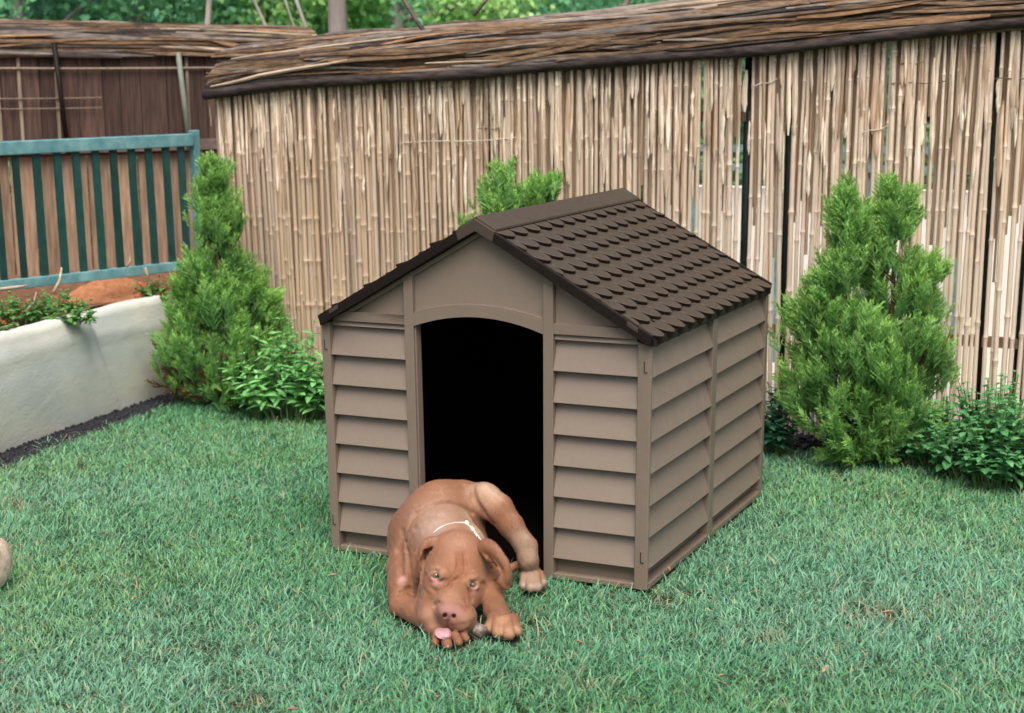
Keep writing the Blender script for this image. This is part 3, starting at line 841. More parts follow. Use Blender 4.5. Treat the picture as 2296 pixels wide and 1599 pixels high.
def make_grass(N, seed, hmin, hmax, wmin, wmax, lean, straw=0.0, bmin=2.45, bmax=5.9, flat=False):
    r = np.random.default_rng(seed)
    b = np.sqrt(r.uniform(bmin ** 2, bmax ** 2, N)); a = r.uniform(-.37, .37, N) * b * 1.12 + r.normal(0, .02, N)
    P = CAM[None, :2] + b[:, None] * HF[None, :2] + a[:, None] * HR[None, :2]
    x, y = P[:, 0], P[:, 1]
    ok = ~((x > -.004) & (x < .786) & (y > -.002) & (y < .865))
    ok &= (x > wall_x(y) + .048 + .020 * pnoise(x, y, 9))
    fd = (x - FL[0]) * FN[0] + (y - FL[1]) * FN[1]
    ok &= fd > .16 + .05 * pnoise(x, y, 6, 2)
    # keep blades off the dog's body
    ix = np.clip(((x - G0[0]) / GH).astype(int), 0, SH[0] - 1); iy = np.clip(((y - G0[1]) / GH).astype(int), 0, SH[1] - 1)
    iz = int((.010 - G0[2]) / GH); inb = (x > G0[0]) & (x < G1[0]) & (y > G0[1]) & (y < G1[1])
    ok &= ~(inb & (S[ix, iy, iz] < .009))
    tuft = pnoise(x, y, 14, 1.0) * .5 + pnoise(x, y, 33, 3.0) * .35 + pnoise(x, y, 5, .3) * .5
    bare = pnoise(x, y, 4.3, 5.0) + .5 * pnoise(x, y, 11, 2.0)
    for (wx, wy, wr) in WORN: bare = bare + 1.5 * np.exp(-((x - wx) ** 2 + (y - wy) ** 2) / wr ** 2) * (.6 + .6 * pnoise(x, y, 40, 1.0))
    if not flat: ok &= r.random(N) > np.clip((bare - .70) * 1.3, 0, .62)
    x, y, tuft, bare, b = x[ok], y[ok], tuft[ok], bare[ok], b[ok]; n = len(x)
    far = np.clip((b - 3.0) / 2.4, 0, 1)
    h = r.uniform(hmin, hmax, n) * (1 + .27 * tuft) * (1 - .12 * far)
    w = r.uniform(wmin, wmax, n) * (1 + .25 * far)
    # neighbouring blades lean together
    ang = 1.0 * pnoise(x, y, 9, 4.0) + 1.6 * pnoise(x, y, 27, .9) + r.normal(0, 1.7, n) + 1.2
    ln = np.clip(r.normal(lean, .28, n), .05, 1.5)
    dx, dy = np.cos(ang) * np.sin(ln), np.sin(ang) * np.sin(ln); dz = np.cos(ln)
    ln2 = ln + r.uniform(.15, .75, n); ex, ey = np.cos(ang) * np.sin(ln2), np.sin(ang) * np.sin(ln2); ez = np.cos(ln2)
    sa = ang + math.pi / 2 + r.normal(0, .5, n); sx, sy = np.cos(sa) * w * .5, np.sin(sa) * w * .5
    z0 = np.full(n, -.010) if not flat else r.uniform(.004, .022, n)
    B = np.stack([x, y, z0], 1); Dm = np.stack([dx, dy, dz], 1) * (h * .55)[:, None]; De = np.stack([ex, ey, ez], 1) * (h * .5)[:, None]
    Sd = np.stack([sx, sy, np.zeros(n)], 1)
    V = np.stack([B - Sd, B + Sd, B + Dm - Sd * .85, B + Dm + Sd * .85, B + Dm + De], 1).reshape(-1, 3)
    V[:, 2] = np.maximum(V[:, 2], -.011)
    i0 = np.arange(n)[:, None] * 5
    T = np.concatenate([i0 + np.array([[0, 1, 3]]), i0 + np.array([[0, 3, 2]]), i0 + np.array([[2, 3, 4]])])
    # blade colours: teal green, blue-grey green, fresh yellow green, dry straw
    c1, c2, c3, c4 = np.array([.088, .290, .138]), np.array([.205, .425, .295]), np.array([.200, .385, .095]), np.array([.46, .38, .24])
    q = np.clip(.5 + .5 * pnoise(x, y, 2.6, 1.5) + r.normal(0, .28, n), 0, 1)[:, None]; col = c1 * (1 - q) + c2 * q
    yl = np.clip(.9 * pnoise(x, y, 3.4, 7.0) * .5 - .06 + r.normal(0, .30, n) + .14 * (x < -.2), 0, .85)[:, None]; col = col * (1 - yl) + c3 * yl
    if flat:
        kf = r.random(n) < np.clip(.30 + .9 * (bare - .4), .22, 1); x, y = x[kf], y[kf]
        sel = np.repeat(kf, 5); V = V[sel]; n = int(kf.sum()); i0 = np.arange(n)[:, None] * 5
        T = np.concatenate([i0 + np.array([[0, 1, 3]]), i0 + np.array([[0, 3, 2]]), i0 + np.array([[2, 3, 4]])]); col = col[kf]; bare = bare[kf]
    dr = (r.random(n) < straw + np.clip(bare - .50, 0, 1) * .42)[:, None]; col = np.where(dr, c4 * r.uniform(.6, 1.1, (n, 1)), col)
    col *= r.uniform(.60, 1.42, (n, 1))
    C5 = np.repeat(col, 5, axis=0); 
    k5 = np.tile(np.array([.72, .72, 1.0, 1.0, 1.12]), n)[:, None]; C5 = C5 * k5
    return V, T, C5
M_grass = tint_mat('grass_blade', .48, .35, .28)
GP = [make_grass(400000, 11, .014, .029, .0016, .0030, .74, .014), make_grass(30000, 12, .028, .050, .0022, .0038, .95, .02, 2.45, 4.8),
      make_grass(17000, 13, .020, .060, .0010, .0018, 1.35, .75, 2.45, 5.0, True)]
off = 0; VV = []; TT = []; CC = []
for v, t, c in GP:
    VV.append(v); TT.append(t + off); CC.append(c); off += len(v)
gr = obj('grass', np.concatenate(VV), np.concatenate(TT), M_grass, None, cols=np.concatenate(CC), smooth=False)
tag(gr, 'short teal green lawn grass with dry straw blades around the kennel', 'grass', kind='stuff')
# a few fallen dry leaves
DLAB = ['dry curled leaf on the grass beside the left kennel corner', 'dry leaf at the bottom edge, left of the picture middle', 'dry leaf on the grass right of the hind paw', 'dry leaf lying by the near corner of the kennel',
  'dry leaf in front of the near kennel corner post', 'dry leaf on the grass below the near kennel corner', 'dry leaf in the pale worn patch at lower right', 'dry leaf far right of the kennel on open lawn', 'dry leaf just below the paw under the muzzle',
  'dry leaf at lower left near the bottom edge', 'dry leaf on the grass right of the front paw', 'dry leaf on the lawn in front of the leafy bush', 'dry leaf alone on the left lawn near the log', 'dry leaf below the right kennel wall on open grass']
M_dry = simple('dry_leaf', (.26, .16, .10), (.42, .30, .20), 60, .8, .1, .5, .002, rnd=.3)
for k, (u, v) in enumerate(((745, 1290), (655, 1590), (1270, 1320), (1500, 1275), (1480, 1340), (1430, 1445), (1850, 1500), (1990, 1372), (980, 1478), (590, 1560), (1300, 1440), (530, 1120), (300, 1340), (1620, 1515))):
    p = ground(u, v, .022); a = random.uniform(0, 6.28); L = random.uniform(.008, .016)
    d = np.array([math.cos(a), math.sin(a), .25]); s_ = np.array([-math.sin(a), math.cos(a), .1]) * .35
    o = obj('dry_leaf', [p - d * L, p + s_ * L + [0, 0, .003], p + d * L, p - s_ * L + [0, 0, .003], p + [0, 0, -.002]], [(0, 4, 1), (1, 4, 2), (2, 4, 3), (3, 4, 0)], M_dry, None, origin=p)
    tag(o, DLAB[k], 'leaf', 'dry leaves scattered on the lawn')

# ---- dark mulch strip along the foot of the bed wall
M_mulch = simple('black_mulch', (.006, .006, .009), (.030, .030, .040), 120, .8, .3, .8, .004, rnd=.2)
mb = MB(); r = random.Random(3); pr = []
for t in np.linspace(0, 1, 40):
    y = WALL[0][1] + (1.75 - WALL[0][1]) * t; x = wall_x(y) if y < WALL[-1][1] else WALL[-1][0] + (y - WALL[-1][1]) * 2.0
    pr.append((x, y))
v = []; f = []
for i, (x, y) in enumerate(pr):
    for k, dx in enumerate((-.03, .03, .085, .11)): v.append((x + dx + r.uniform(-.008, .008), y, (-.004, .006, .004, -.012)[k]))
for i in range(len(pr) - 1):
    for k in range(3): a = i * 4 + k; f.append((a, a + 1, a + 5, a + 4))
mb.add(v, f)
def lump(mb, p, s, r):
    n = 5; v = []; f = []
    for j, (zz, rr) in enumerate(((-.6, .7), (.1, 1.0), (.75, .55))):
        for i in range(n):
            a = 6.283 * i / n + j; q = rr * r.uniform(.75, 1.2); v.append((p[0] + s * q * math.cos(a), p[1] + s * q * math.sin(a), p[2] + s * zz * .8))
    for j in range(2):
        for i in range(n): f.append((j * n + i, j * n + (i + 1) % n, (j + 1) * n + (i + 1) % n, (j + 1) * n + i))
    f.append(tuple(range(2 * n, 3 * n))); mb.add(v, f)
for i in range(2600):
    y = r.uniform(WALL[0][1], 1.6); x = wall_x(y) + r.uniform(-.01, .085)
    lump(mb, (x, y, r.uniform(.0, .008)), r.uniform(.002, .0075), r)
for i in range(2600):       # bare dark earth below the shrubs along the fence
    t = r.uniform(-.05, 1.02); q = FL + FD * FLEN * t + FN * r.uniform(.0, .20)
    lump(mb, (q[0], q[1], r.uniform(-.006, .006)), r.uniform(.004, .011), r)
o = mb.build('mulch', M_mulch); tag(o, 'black mulch and dark earth along the foot of the wall and fence', 'mulch', kind='stuff')

# ---- cloth covered retaining wall
M_cloth, nt, b_ = new_mat('grey_white_cloth', .85, .15)
f1 = noise_fac(nt, 5, 5, .6); f2 = noise_fac(nt, 160, 3, .6); f3 = noise_fac(nt, 2.2, 4, .6, (1, 1, 3))
c = ramp(nt, f1, [(.3, (.52, .54, .50)), (.7, (.62, .64, .57))]); c2 = ramp(nt, f3, [(.4, (.43, .48, .50)), (.62, (.66, .64, .54))])
c = mixc(nt, .5, c, c2); nt.links.new(c, b_.inputs['Base Color'])
fa = nd(nt, 'Math', operation='MULTIPLY_ADD'); nt.links.new(noise_fac(nt, 9, 6, .62, (1, 1, 2.2)), fa.inputs[0]); fa.inputs[1].default_value = 2.4; nt.links.new(f2, fa.inputs[2])
bump(nt, b_, fa.outputs[0], .8, .0014)
rows = []; nu, nv = 190, 18
tops = {}
for i in range(nu):
    t = i / (nu - 1); y = WALL[0][1] + (WALL[3][1] + .045 - WALL[0][1]) * t; x = wall_x(y)
    H = .352 - .005 * t; col_ = []
    for k in range(nv):
        s_ = k / (nv - 1); z = -.01 + (H + .01) * s_
        bulge = .012 * math.sin(math.pi * s_) * (1 + .3 * math.sin(y * 4)) + .0022 * math.sin(y * 23 + 3 * s_) + .0012 * math.sin(y * 51 + s_ * 9) - .010 * s_ ** 6
        crease = .010 * math.exp(-((y - (.93 + .17 * (1 - s_) ** 1.5)) / .012) ** 2) - .006 * math.exp(-((y - (.955 + .17 * (1 - s_) ** 1.5)) / .012) ** 2) + .006 * math.exp(-((s_ - (.70 - .25 * math.exp(-((y - .9) / .5) ** 2) * 0 + .12 * math.sin(y * 2.2))) / .05) ** 2)
        col_.append((x + bulge + crease, y, z + .0015 * math.sin(y * 17) * s_))
    # over the top and back into the bed
    tx_, ty_, tz_ = col_[-1]
    col_ += [(tx_ - .02, ty_, tz_ + .004), (tx_ - .05, ty_, tz_ + .002), (tx_ - .10, ty_, tz_ - .02), (tx_ - .16, ty_, -.01)]
    rows.append(col_)
kk = len(rows[0]); v = [p for c_ in rows for p in c_]; f = [(i * kk + k, (i + 1) * kk + k, (i + 1) * kk + k + 1, i * kk + k + 1) for i in range(nu - 1) for k in range(kk - 1)]
f.append(tuple((nu - 1) * kk + k for k in range(kk)))
wall = obj('retaining_wall', v, f, M_cloth, None, smooth=True, origin=(-1.5, .8, 0))
tag(wall, 'low retaining wall covered in wrinkled off-white cloth on the left', 'wall')
# short grey board closing the bed towards the bamboo
M_greyb = simple('weathered_grey_board', (.26, .22, .20), (.36, .31, .29), 14, .8, .2, .5, .002, (8, 8, .8))
x0, y0 = wall_x(WALL[3][1]), WALL[3][1]
o = MB().prism([(x0 - .11, y0 + .06), (x0 - .11, y0 + .08), (FL[0] - .02, FL[1] + .06), (FL[0] - .02, FL[1] + .04)], -.01, .345, 2).build('bed_board', M_greyb, origin=(x0 + .1, y0 + .1, 0), bevel=.002)
tag(o, 'weathered grey board closing the bed behind the left cypress', 'board')

# ---- the raised bed behind it
M_bed = simple('bed_soil', (.10, .055, .035), (.24, .12, .07), 25, .95, .1, 1.0, .01, detail=8)
v = []; f = []; n1, n2 = 26, 26
for i in range(n1):
    for k in range(n2):
        y = -1.2 + 3.9 * i / (n1 - 1); yy = min(y, WALL[3][1]); x = wall_x(yy) - .13 + (max(0, y - WALL[3][1])) * .6 - 2.6 * k / (n2 - 1)
        v.append((x, y, .325 + .02 * math.sin(x * 9) * math.cos(y * 8)))
for i in range(n1 - 1):
    for k in range(n2 - 1): a = i * n2 + k; f.append((a, a + n2, a + n2 + 1, a + 1))
o = obj('bed_ground', v, f, M_bed, smooth=True); tag(o, kind='structure')
# orange earth mound
M_orange = simple('orange_earth', (.46, .19, .085), (.66, .31, .16), 40, .95, .1, 1.0, .008, detail=8)
mc = at(250, 650, 5.72); v = []; f = []; nr, na = 9, 26
for i in range(nr):
    for k in range(na):
        a = 6.283 * k / na; q = i / (nr - 1); R = .20 * q * (1 + .15 * math.sin(3 * a + 1))
        P = mc + HR * R * 1.05 * math.cos(a) + HF * R * .8 * math.sin(a); v.append((P[0], P[1], R * 0 + .315 + .080 * math.cos(q * math.pi / 2) ** 1.2 + .006 * math.sin(9 * a + 11 * q)))
for i in range(nr - 1):
    for k in range(na): f.append((i * na + k, i * na + (k + 1) % na, (i + 1) * na + (k + 1) % na, (i + 1) * na + k))
o = obj('earth_mound', v, f, M_orange, None, smooth=True, origin=(mc[0], mc[1], .3)); tag(o, 'mound of bare orange earth below the teal railing', 'earth mound')

# ---- teal railing
M_teal_l = simple('weathered_teal_paint', (.07, .20, .225), (.18, .35, .37), 14, .55, .4, .4, .001, (1, 1, 1), 7)
M_teal = simple('dark_teal_paint', (.005, .042, .040), (.009, .062, .056), 18, .5, .4, .2, .001, rnd=.25)
RL0, RL1 = at(-260, 322, 5.0), at(428, 306, 5.80); RB0, RB1 = at(-260, 668, 5.0), at(428, 592, 5.80)
RD = RL1 - RL0; RD[2] = 0; RLEN = np.linalg.norm(RD); RD /= RLEN; RNn = np.array([RD[1], -RD[0], 0])
if RNn @ (CAM - RL0) < 0: RNn = -RNn
rail = empty('teal_railing', ((RL0[0] + RL1[0]) / 2, (RL0[1] + RL1[1]) / 2, .33), 'painted teal metal railing with upright bars on the raised bed', 'railing')
def beam(p, q, hw, hd, nrm, jit=0):
    """rectangular bar from p to q: half height hw (vertical-ish), half depth hd along nrm"""
    p, q = np.asarray(p, float), np.asarray(q, float); t = (q - p) / np.linalg.norm(q - p); up = np.cross(nrm, t); up /= np.linalg.norm(up)
    mb = MB(); v = []
    for e in (p, q):
        for a, b in ((-1, -1), (1, -1), (1, 1), (-1, 1)): v.append(e + up * hw * a + nrm * hd * b)
    return mb.add(v, [(0, 1, 2, 3), (7, 6, 5, 4), (0, 4, 5, 1), (1, 5, 6, 2), (2, 6, 7, 3), (3, 7, 4, 0)])
zt, zb = RL1[2] - .012, RB1[2]
a0 = np.array([RL0[0], RL0[1], zt]); a1 = np.array([RL1[0], RL1[1], zt])
b0 = np.array([RL0[0], RL0[1], zb]); b1 = np.array([RL1[0], RL1[1], zb])
beam(a0, a1, .0225, .020, RNn).build('top_rail', M_teal_l, rail, bevel=.004)
beam(b0, b1, .017, .016, RNn).build('bottom_rail', M_teal_l, rail, bevel=.003)
beam(a1 + RD * .014 - [0, 0, a1[2] - .30], a1 + RD * .014 + [0, 0, .034], .0135, .017, RNn).build('post', M_teal_l, rail, bevel=.003)
def bar_t(u): 
    lo_, hi_ = 0.0, 1.0
    for _ in range(30):
        m_ = (lo_ + hi_) / 2; p = a0 + (a1 - a0) * m_; d_ = p - CAM; uu = 1148 + FPX * (d_ @ RGT) / (d_ @ FWD)
        if uu < u: lo_ = m_
        else: hi_ = m_
    return lo_
for u in (-248, -200, -155, -108, -60, -14, 32, 79, 126, 168, 212, 252, 293, 331, 370, 404):
    t = bar_t(u); pt = a0 + (a1 - a0) * t - [0, 0, .021]; pb = b0 + (b1 - b0) * t + [0, 0, .016] + RD * .006
    beam(pb, pt, .0125 if u > 50 else .0105, .006, RNn).build('bar', M_teal, rail)

# ---- brown board fence behind the railing, with cord lines and a brushwood capping
M_plank = simple('light_brown_plank', (.17, .11, .072), (.31, .22, .15), 9, .85, .2, .6, .003, (9, 9, .7), 7, rnd=.22, off=1)
M_dkpl = simple('dark_brown_board', (.040, .026, .023), (.105, .066, .052), 9, .85, .2, .6, .003, (9, 9, .6), 7, rnd=.30, off=1)
M_batten = simple('pale_batten', (.16, .125, .095), (.27, .22, .17), 20, .85, .2, .5, .001, (5, 5, .5), rnd=.25, off=1)
B0, B1 = at(-330, 300, 6.3), at(700, 300, 6.95); B0[2] = B1[2] = 0
BD = B1 - B0; BL = np.linalg.norm(BD); BD /= BL; BN = np.array([BD[1], -BD[0], 0])
if BN @ (CAM - B0) < 0: BN = -BN
bf = empty('board_fence', tuple((B0 + B1) / 2), 'brown board fence behind the teal railing, darker above', 'fence')
def fbox(o, d, nrm, s0, s1, n0, n1, z0, z1):
    mb = MB(); v = [o + d * s + nrm * q + np.array([0, 0, z]) for s in (s0, s1) for q in (n0, n1) for z in (z0, z1)]
    return mb.add(v, [(0, 1, 3, 2), (4, 6, 7, 5), (0, 4, 5, 1), (2, 3, 7, 6), (0, 2, 6, 4), (1, 5, 7, 3)])
s = 0
while s < BL:
    w = random.uniform(.07, .12)
    fbox(B0, BD, BN, s, min(s + w - .006, BL), -.012 + random.uniform(0, .008), .012, .10, .80).build('board', M_plank, bf)
    s += w
s = 0
while s < BL:
    w = random.uniform(.055, .11)
    fbox(B0, BD, BN, s, min(s + w - .003, BL), .015, .030 + random.uniform(0, .008), .815, 1.19).build('board', M_dkpl, bf)['label'] = 'dark brown upper board'  # upper boards in a darker brown than the lower ones
    if random.random() < .55: fbox(B0, BD, BN, s - .006, s + .006, .039, .046, .82, 1.18 + random.uniform(-.02, .01)).build('batten', M_batten, bf)
    s += w
fbox(B0, BD, BN, 0, BL, .032, .055, .800, .845).build('rail', simple('grey_brown_rail', (.085, .062, .055), (.15, .115, .10), 12, .85, .2, .5, .002, (3, 3, 3)), bf, bevel=.003)
fbox(B0, BD, BN, 0, BL, -.02, .014, .79, 1.19).build('backing', M_dkpl, bf)
for (z, u0, u1, wd) in ((1.155, -300, 560, .0045), (1.040, -300, 235, .0028), (1.000, -300, 235, .0022)):
    p = at(u0, 300, 6.28); q = at(u1, 300, 6.2 + .65 * (u1 + 300) / 1000)
    sa = (p - B0) @ BD; sb = (q - B0) @ BD
    pts = [B0 + BD * (sa + (sb - sa) * t) + BN * .052 + np.array([0, 0, z - .006 * math.sin(math.pi * t) - .018 * t]) for t in np.linspace(0, 1, 12)]
    MB().tube(pts, wd, 5).build('cord', M_batten, bf)
for u, mt, rr, z1 in ((131, M_dark, .010, 1.24), (427, simple('grey_green_post', (.14, .16, .13), (.20, .22, .18), 20), .011, 1.20)):
    p = at(u, 200, 6.45); sa = (p - B0) @ BD
    MB().tube([B0 + BD * (sa + .03) + BN * .065 + np.array([0, 0, .80]), B0 + BD * sa + BN * .065 + np.array([0, 0, z1])], rr, 8).build('post', mt, bf, smooth=True)

# brushwood capping strips
CAPM = [simple('brushwood_%s' % nme, a, b, 10, .9, .15, 1.0, .004, (2, 2, 9), 8, rnd=.30, off=1) for nme, a, b in (
    ('brown', (.075, .048, .032), (.20, .135, .085)), ('grey', (.11, .095, .085), (.24, .205, .18)), ('orange', (.15, .085, .048), (.30, .185, .105)), ('dark', (.022, .018, .018), (.060, .048, .044)), ('pale', (.30, .24, .17), (.46, .38, .28)))]
def capping(parent, path, sections, nstrip, seed, Lr=(.35, 1.0), thick=(.004, .011), nrm=None, cross=.25):
    """path(s) -> (origin, along, out); sections: list of (out offset, z) from front bottom to back top"""
    r = random.Random(seed); L = path(None)
    sec = np.array(sections); cum = np.concatenate([[0], np.cumsum(np.linalg.norm(np.diff(sec, axis=0), axis=1))])
    for i in range(nstrip):
        ln = r.uniform(*Lr); s0 = r.uniform(-.15, L - ln * .5); q0 = r.uniform(0, 1); q1 = q0 + r.gauss(0, cross * .35)
        th = r.uniform(*thick); amp = r.uniform(0, .006); fr = r.uniform(4, 14); ph = r.uniform(0, 6); lift = r.uniform(0, .012)
        mb = MB(); pts = []; rad = []; m_ = 9
        for j in range(m_):
            t = j / (m_ - 1); s_ = s0 + ln * t; q = min(max(q0 + (q1 - q0) * t, 0), 1) * cum[-1]
            o_ = np.interp(q, cum, sec[:, 0]); z_ = np.interp(q, cum, sec[:, 1])
            P, A, N_ = path(min(max(s_, -.02), L + .02))
            zt_ = z_ + amp * math.sin(fr * s_ + ph) + lift * .5 + r.uniform(-.0015, .0015)
            pts.append(P + N_ * (o_ + lift + .4 * amp * math.cos(fr * s_)) + np.array([0, 0, zt_])); rad.append(th * (1 - .55 * abs(2 * t - 1) ** 3) * r.uniform(.85, 1.15))
        if r.random() < .22: mb.tube(pts, [q * .8 for q in rad], 5)
        else:
            wd = r.uniform(.55, 1.5); v_ = []; tw = r.uniform(-.5, .5)
            for p, q in zip(pts, rad):
                u_ = np.array([0, 0, math.cos(tw)]) - N_ * math.sin(.55 + tw); n_v = N_ * math.cos(tw) * .8 + np.array([0, 0, .5])
                v_ += [p - u_ * q * wd, p + n_v * q * .32 - u_ * q * wd * .5, p + n_v * q * .36 + u_ * q * wd * .5, p + u_ * q * wd, p - n_v * q * .3]
            f_ = [(i_ * 5 + k_, i_ * 5 + (k_ + 1) % 5, (i_ + 1) * 5 + (k_ + 1) % 5, (i_ + 1) * 5 + k_) for i_ in range(m_ - 1) for k_ in range(5)]
            f_ += [(0, 1, 2, 3, 4), tuple(range((m_ - 1) * 5, m_ * 5))[::-1]]
            mb.add(v_, f_)
        mt = CAPM[r.choices(range(5), (36, 26, 12, 20, 6))[0]]
        mb.build('brushwood_strip', mt, parent)
def bpath(s):
    if s is None: return BL
    return B0 + BD * s, BD, BN
def lin(s, s0, z0, s1, z1): return z0 + (z1 - z0) * (s - s0) / (s1 - s0)
bcap = empty('brushwood_capping', tuple((B0 + B1) / 2 + np.array([0, 0, 1.19])), 'grey brown brushwood capping along the dark board fence at the left', 'fence capping', None)
fbox(B0, BD, BN, -.02, BL, -.10, .055, 1.185, 1.27).build('capping_core', CAPM[0], bcap)
fbox(B0, BD, BN, -.02, BL * .62, -.10, .03, 1.27, 1.31).build('capping_core', CAPM[0], bcap)
_bp = lambda s: (BL if s is None else (B0 + BD * s + np.array([0, 0, .035 * (1 - s / BL) - .012]), BD, BN))
capping(bcap, _bp, [(.055, 1.185), (.060, 1.26), (.03, 1.285), (-.10, 1.315)], 130, 5, (.3, 1.0), (.003, .009))

# ================================================================== THE BAMBOO FENCE
bam = empty('bamboo_fence', tuple(FL + FD * FLEN / 2), 'bamboo cane fence behind the kennel, canes standing upright side by side', 'fence')
ZL, ZR = 1.050, 1.225
def top_z(s): return ZL + (ZR - ZL) * s / FLEN
M_cane, nt, b_ = new_mat('bamboo_cane', .42, .4)
oi = nd(nt, 'ObjectInfo'); at_ = nd(nt, 'Attribute'); at_.attribute_name = 'tint'
c_r = ramp(nt, oi.outputs['Random'], [(0, (.43, .315, .215)), (.18, (.48, .37, .26)), (.36, (.46, .36, .28)), (.52, (.53, .42, .30)), (.68, (.42, .35, .295)), (.84, (.50, .37, .24)), (1, (.47, .37, .28))])
tcc = nd(nt, 'TexCoord'); geo = nd(nt, 'NewGeometry'); sep = nd(nt, 'SeparateXYZ'); nt.links.new(geo.outputs['Position'], sep.inputs[0])
mp = nd(nt, 'Mapping'); mp.inputs['Scale'].default_value = (45, 45, 3.2); nt.links.new(geo.outputs['Position'], mp.inputs[0])
nz = nd(nt, 'TexNoise', Scale=1.0, Detail=6, Roughness=.65); nt.links.new(mp.outputs[0], nz.inputs['Vector'])
st_ = ramp(nt, nz.outputs['Fac'], [(.30, (.80, .78, .76)), (.55, (1.0, .99, .98)), (.75, (1.14, 1.14, 1.14))])
c_ = mixc(nt, 1.0, c_r, st_, 'MULTIPLY')
# flaked sheath patches, mostly on the upper half of the canes (their own bleached colour)
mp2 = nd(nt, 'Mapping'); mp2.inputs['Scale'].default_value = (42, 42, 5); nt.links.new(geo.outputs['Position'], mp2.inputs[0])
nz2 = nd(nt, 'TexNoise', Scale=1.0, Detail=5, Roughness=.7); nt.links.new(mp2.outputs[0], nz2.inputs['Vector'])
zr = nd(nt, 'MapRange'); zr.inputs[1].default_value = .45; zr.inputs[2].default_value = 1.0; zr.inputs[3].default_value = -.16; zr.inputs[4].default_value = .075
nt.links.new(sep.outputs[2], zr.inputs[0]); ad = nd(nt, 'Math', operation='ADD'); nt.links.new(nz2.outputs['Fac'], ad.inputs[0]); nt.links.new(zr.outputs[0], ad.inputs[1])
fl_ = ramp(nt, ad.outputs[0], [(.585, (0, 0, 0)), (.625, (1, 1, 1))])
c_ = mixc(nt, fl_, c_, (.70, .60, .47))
nz3 = nd(nt, 'TexNoise', Scale=1.7, Detail=5, Roughness=.7); nt.links.new(mp2.outputs[0], nz3.inputs['Vector'])
ad3 = nd(nt, 'Math', operation='ADD'); nt.links.new(nz3.outputs['Fac'], ad3.inputs[0]); nt.links.new(zr.outputs[0], ad3.inputs[1])
dk = ramp(nt, ad3.outputs[0], [(.60, (0, 0, 0)), (.68, (.7, .7, .7))]); c_ = mixc(nt, dk, c_, (.26, .175, .12))
# paler towards the right end: backlight and bleaching put into the colour
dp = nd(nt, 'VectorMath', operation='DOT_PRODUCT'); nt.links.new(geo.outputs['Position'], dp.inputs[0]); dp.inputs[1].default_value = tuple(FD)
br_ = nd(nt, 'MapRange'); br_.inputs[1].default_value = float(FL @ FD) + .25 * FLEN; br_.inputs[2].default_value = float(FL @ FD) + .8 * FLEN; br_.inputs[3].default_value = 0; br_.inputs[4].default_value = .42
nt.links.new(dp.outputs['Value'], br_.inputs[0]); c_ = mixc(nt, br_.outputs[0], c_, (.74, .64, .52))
c_ = mixc(nt, 1.0, c_, at_.outputs['Color'], 'MULTIPLY')
nt.links.new(c_, b_.inputs['Base Color']); bump(nt, b_, nz.outputs['Fac'], .4, .001)

def cane_mesh(i, H, rad):
    r = random.Random(100 + i); z = -.02; pts = [(z, 1.0, 1.0)]; gap = r.uniform(.16, .27); z = r.uniform(.02, .16)
    while z < H:
        pts += [(z - .024, 1.0, .99), (z - .012, 1.0, .97), (z - .0045, 1.22, .98), (z - .001, 1.26, .60), (z + .003, 1.22, 1.12), (z + .010, .99, 1.03), (z + .022, .99, 1.01)]
        z += gap * r.uniform(.8, 1.25)
    pts.append((H, .95, 1.0)); n = 7; v = []; f = []; cl = []
    ph = r.uniform(0, 6); am = r.uniform(.001, .006); kx = 0; ky = 0
    for z, q, c in pts:
        bx = am * math.sin(z * 5 + ph); by = am * math.cos(z * 4 + ph) * .6; tp = 1 - .18 * z / H
        for j in range(n):
            a = 2 * math.pi * j / n; v.append((bx + rad * q * tp * math.cos(a), by + rad * q * tp * math.sin(a), z)); cl.append((c, c, c))
    for k in range(len(pts) - 1):
        for j in range(n): f.append((k * n + j, k * n + (j + 1) % n, (k + 1) * n + (j + 1) % n, (k + 1) * n + j))
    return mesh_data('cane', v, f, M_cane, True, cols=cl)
H_C = 1.20
CM = [cane_mesh(i, H_C, rr) for i, rr in enumerate([.0056, .0066, .0074, .0082, .0090, .0070, .0078, .0060, .0096, .0085, .0068, .0076])]
bo = np.array(bam.location)
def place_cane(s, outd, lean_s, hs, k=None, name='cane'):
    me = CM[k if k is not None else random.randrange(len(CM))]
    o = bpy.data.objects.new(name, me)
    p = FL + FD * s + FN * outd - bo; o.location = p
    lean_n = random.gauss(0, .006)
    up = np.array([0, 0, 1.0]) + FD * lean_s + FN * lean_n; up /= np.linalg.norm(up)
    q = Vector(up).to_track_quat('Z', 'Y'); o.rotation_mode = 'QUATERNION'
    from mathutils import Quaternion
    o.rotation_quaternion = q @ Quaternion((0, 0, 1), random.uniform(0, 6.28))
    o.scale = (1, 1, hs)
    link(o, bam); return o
s = .0; cnt = 0
gaps = [(1090, .012), (1652, .026), (1748, .013), (1960, .009), (1560, .009), (2030, .006), (2195, .011), (2275, .013), (1120, .005)]
def s_of(u, b=5.1):
    lo_, hi_ = -.2, FLEN + .6
    for _ in range(30):
        m_ = (lo_ + hi_) / 2; p = FL + FD * m_ + np.array([0, 0, .6]); d_ = p - CAM; uu = 1148 + FPX * (d_ @ RGT) / (d_ @ FWD)
        if uu < u: lo_ = m_
        else: hi_ = m_
    return lo_
GS = [(s_of(u), w) for u, w in gaps]
while s < FLEN + .45:
    frac = s / FLEN
    lean = .045 * (frac - .38) + random.gauss(0, .008)
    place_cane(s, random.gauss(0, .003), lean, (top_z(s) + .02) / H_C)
    step = random.uniform(.0120, .0160) * (1.0 if frac < .42 else 1.22)
    for gs, gw in GS:
        if s < gs <= s + step: step += gw
    s += step; cnt += 1
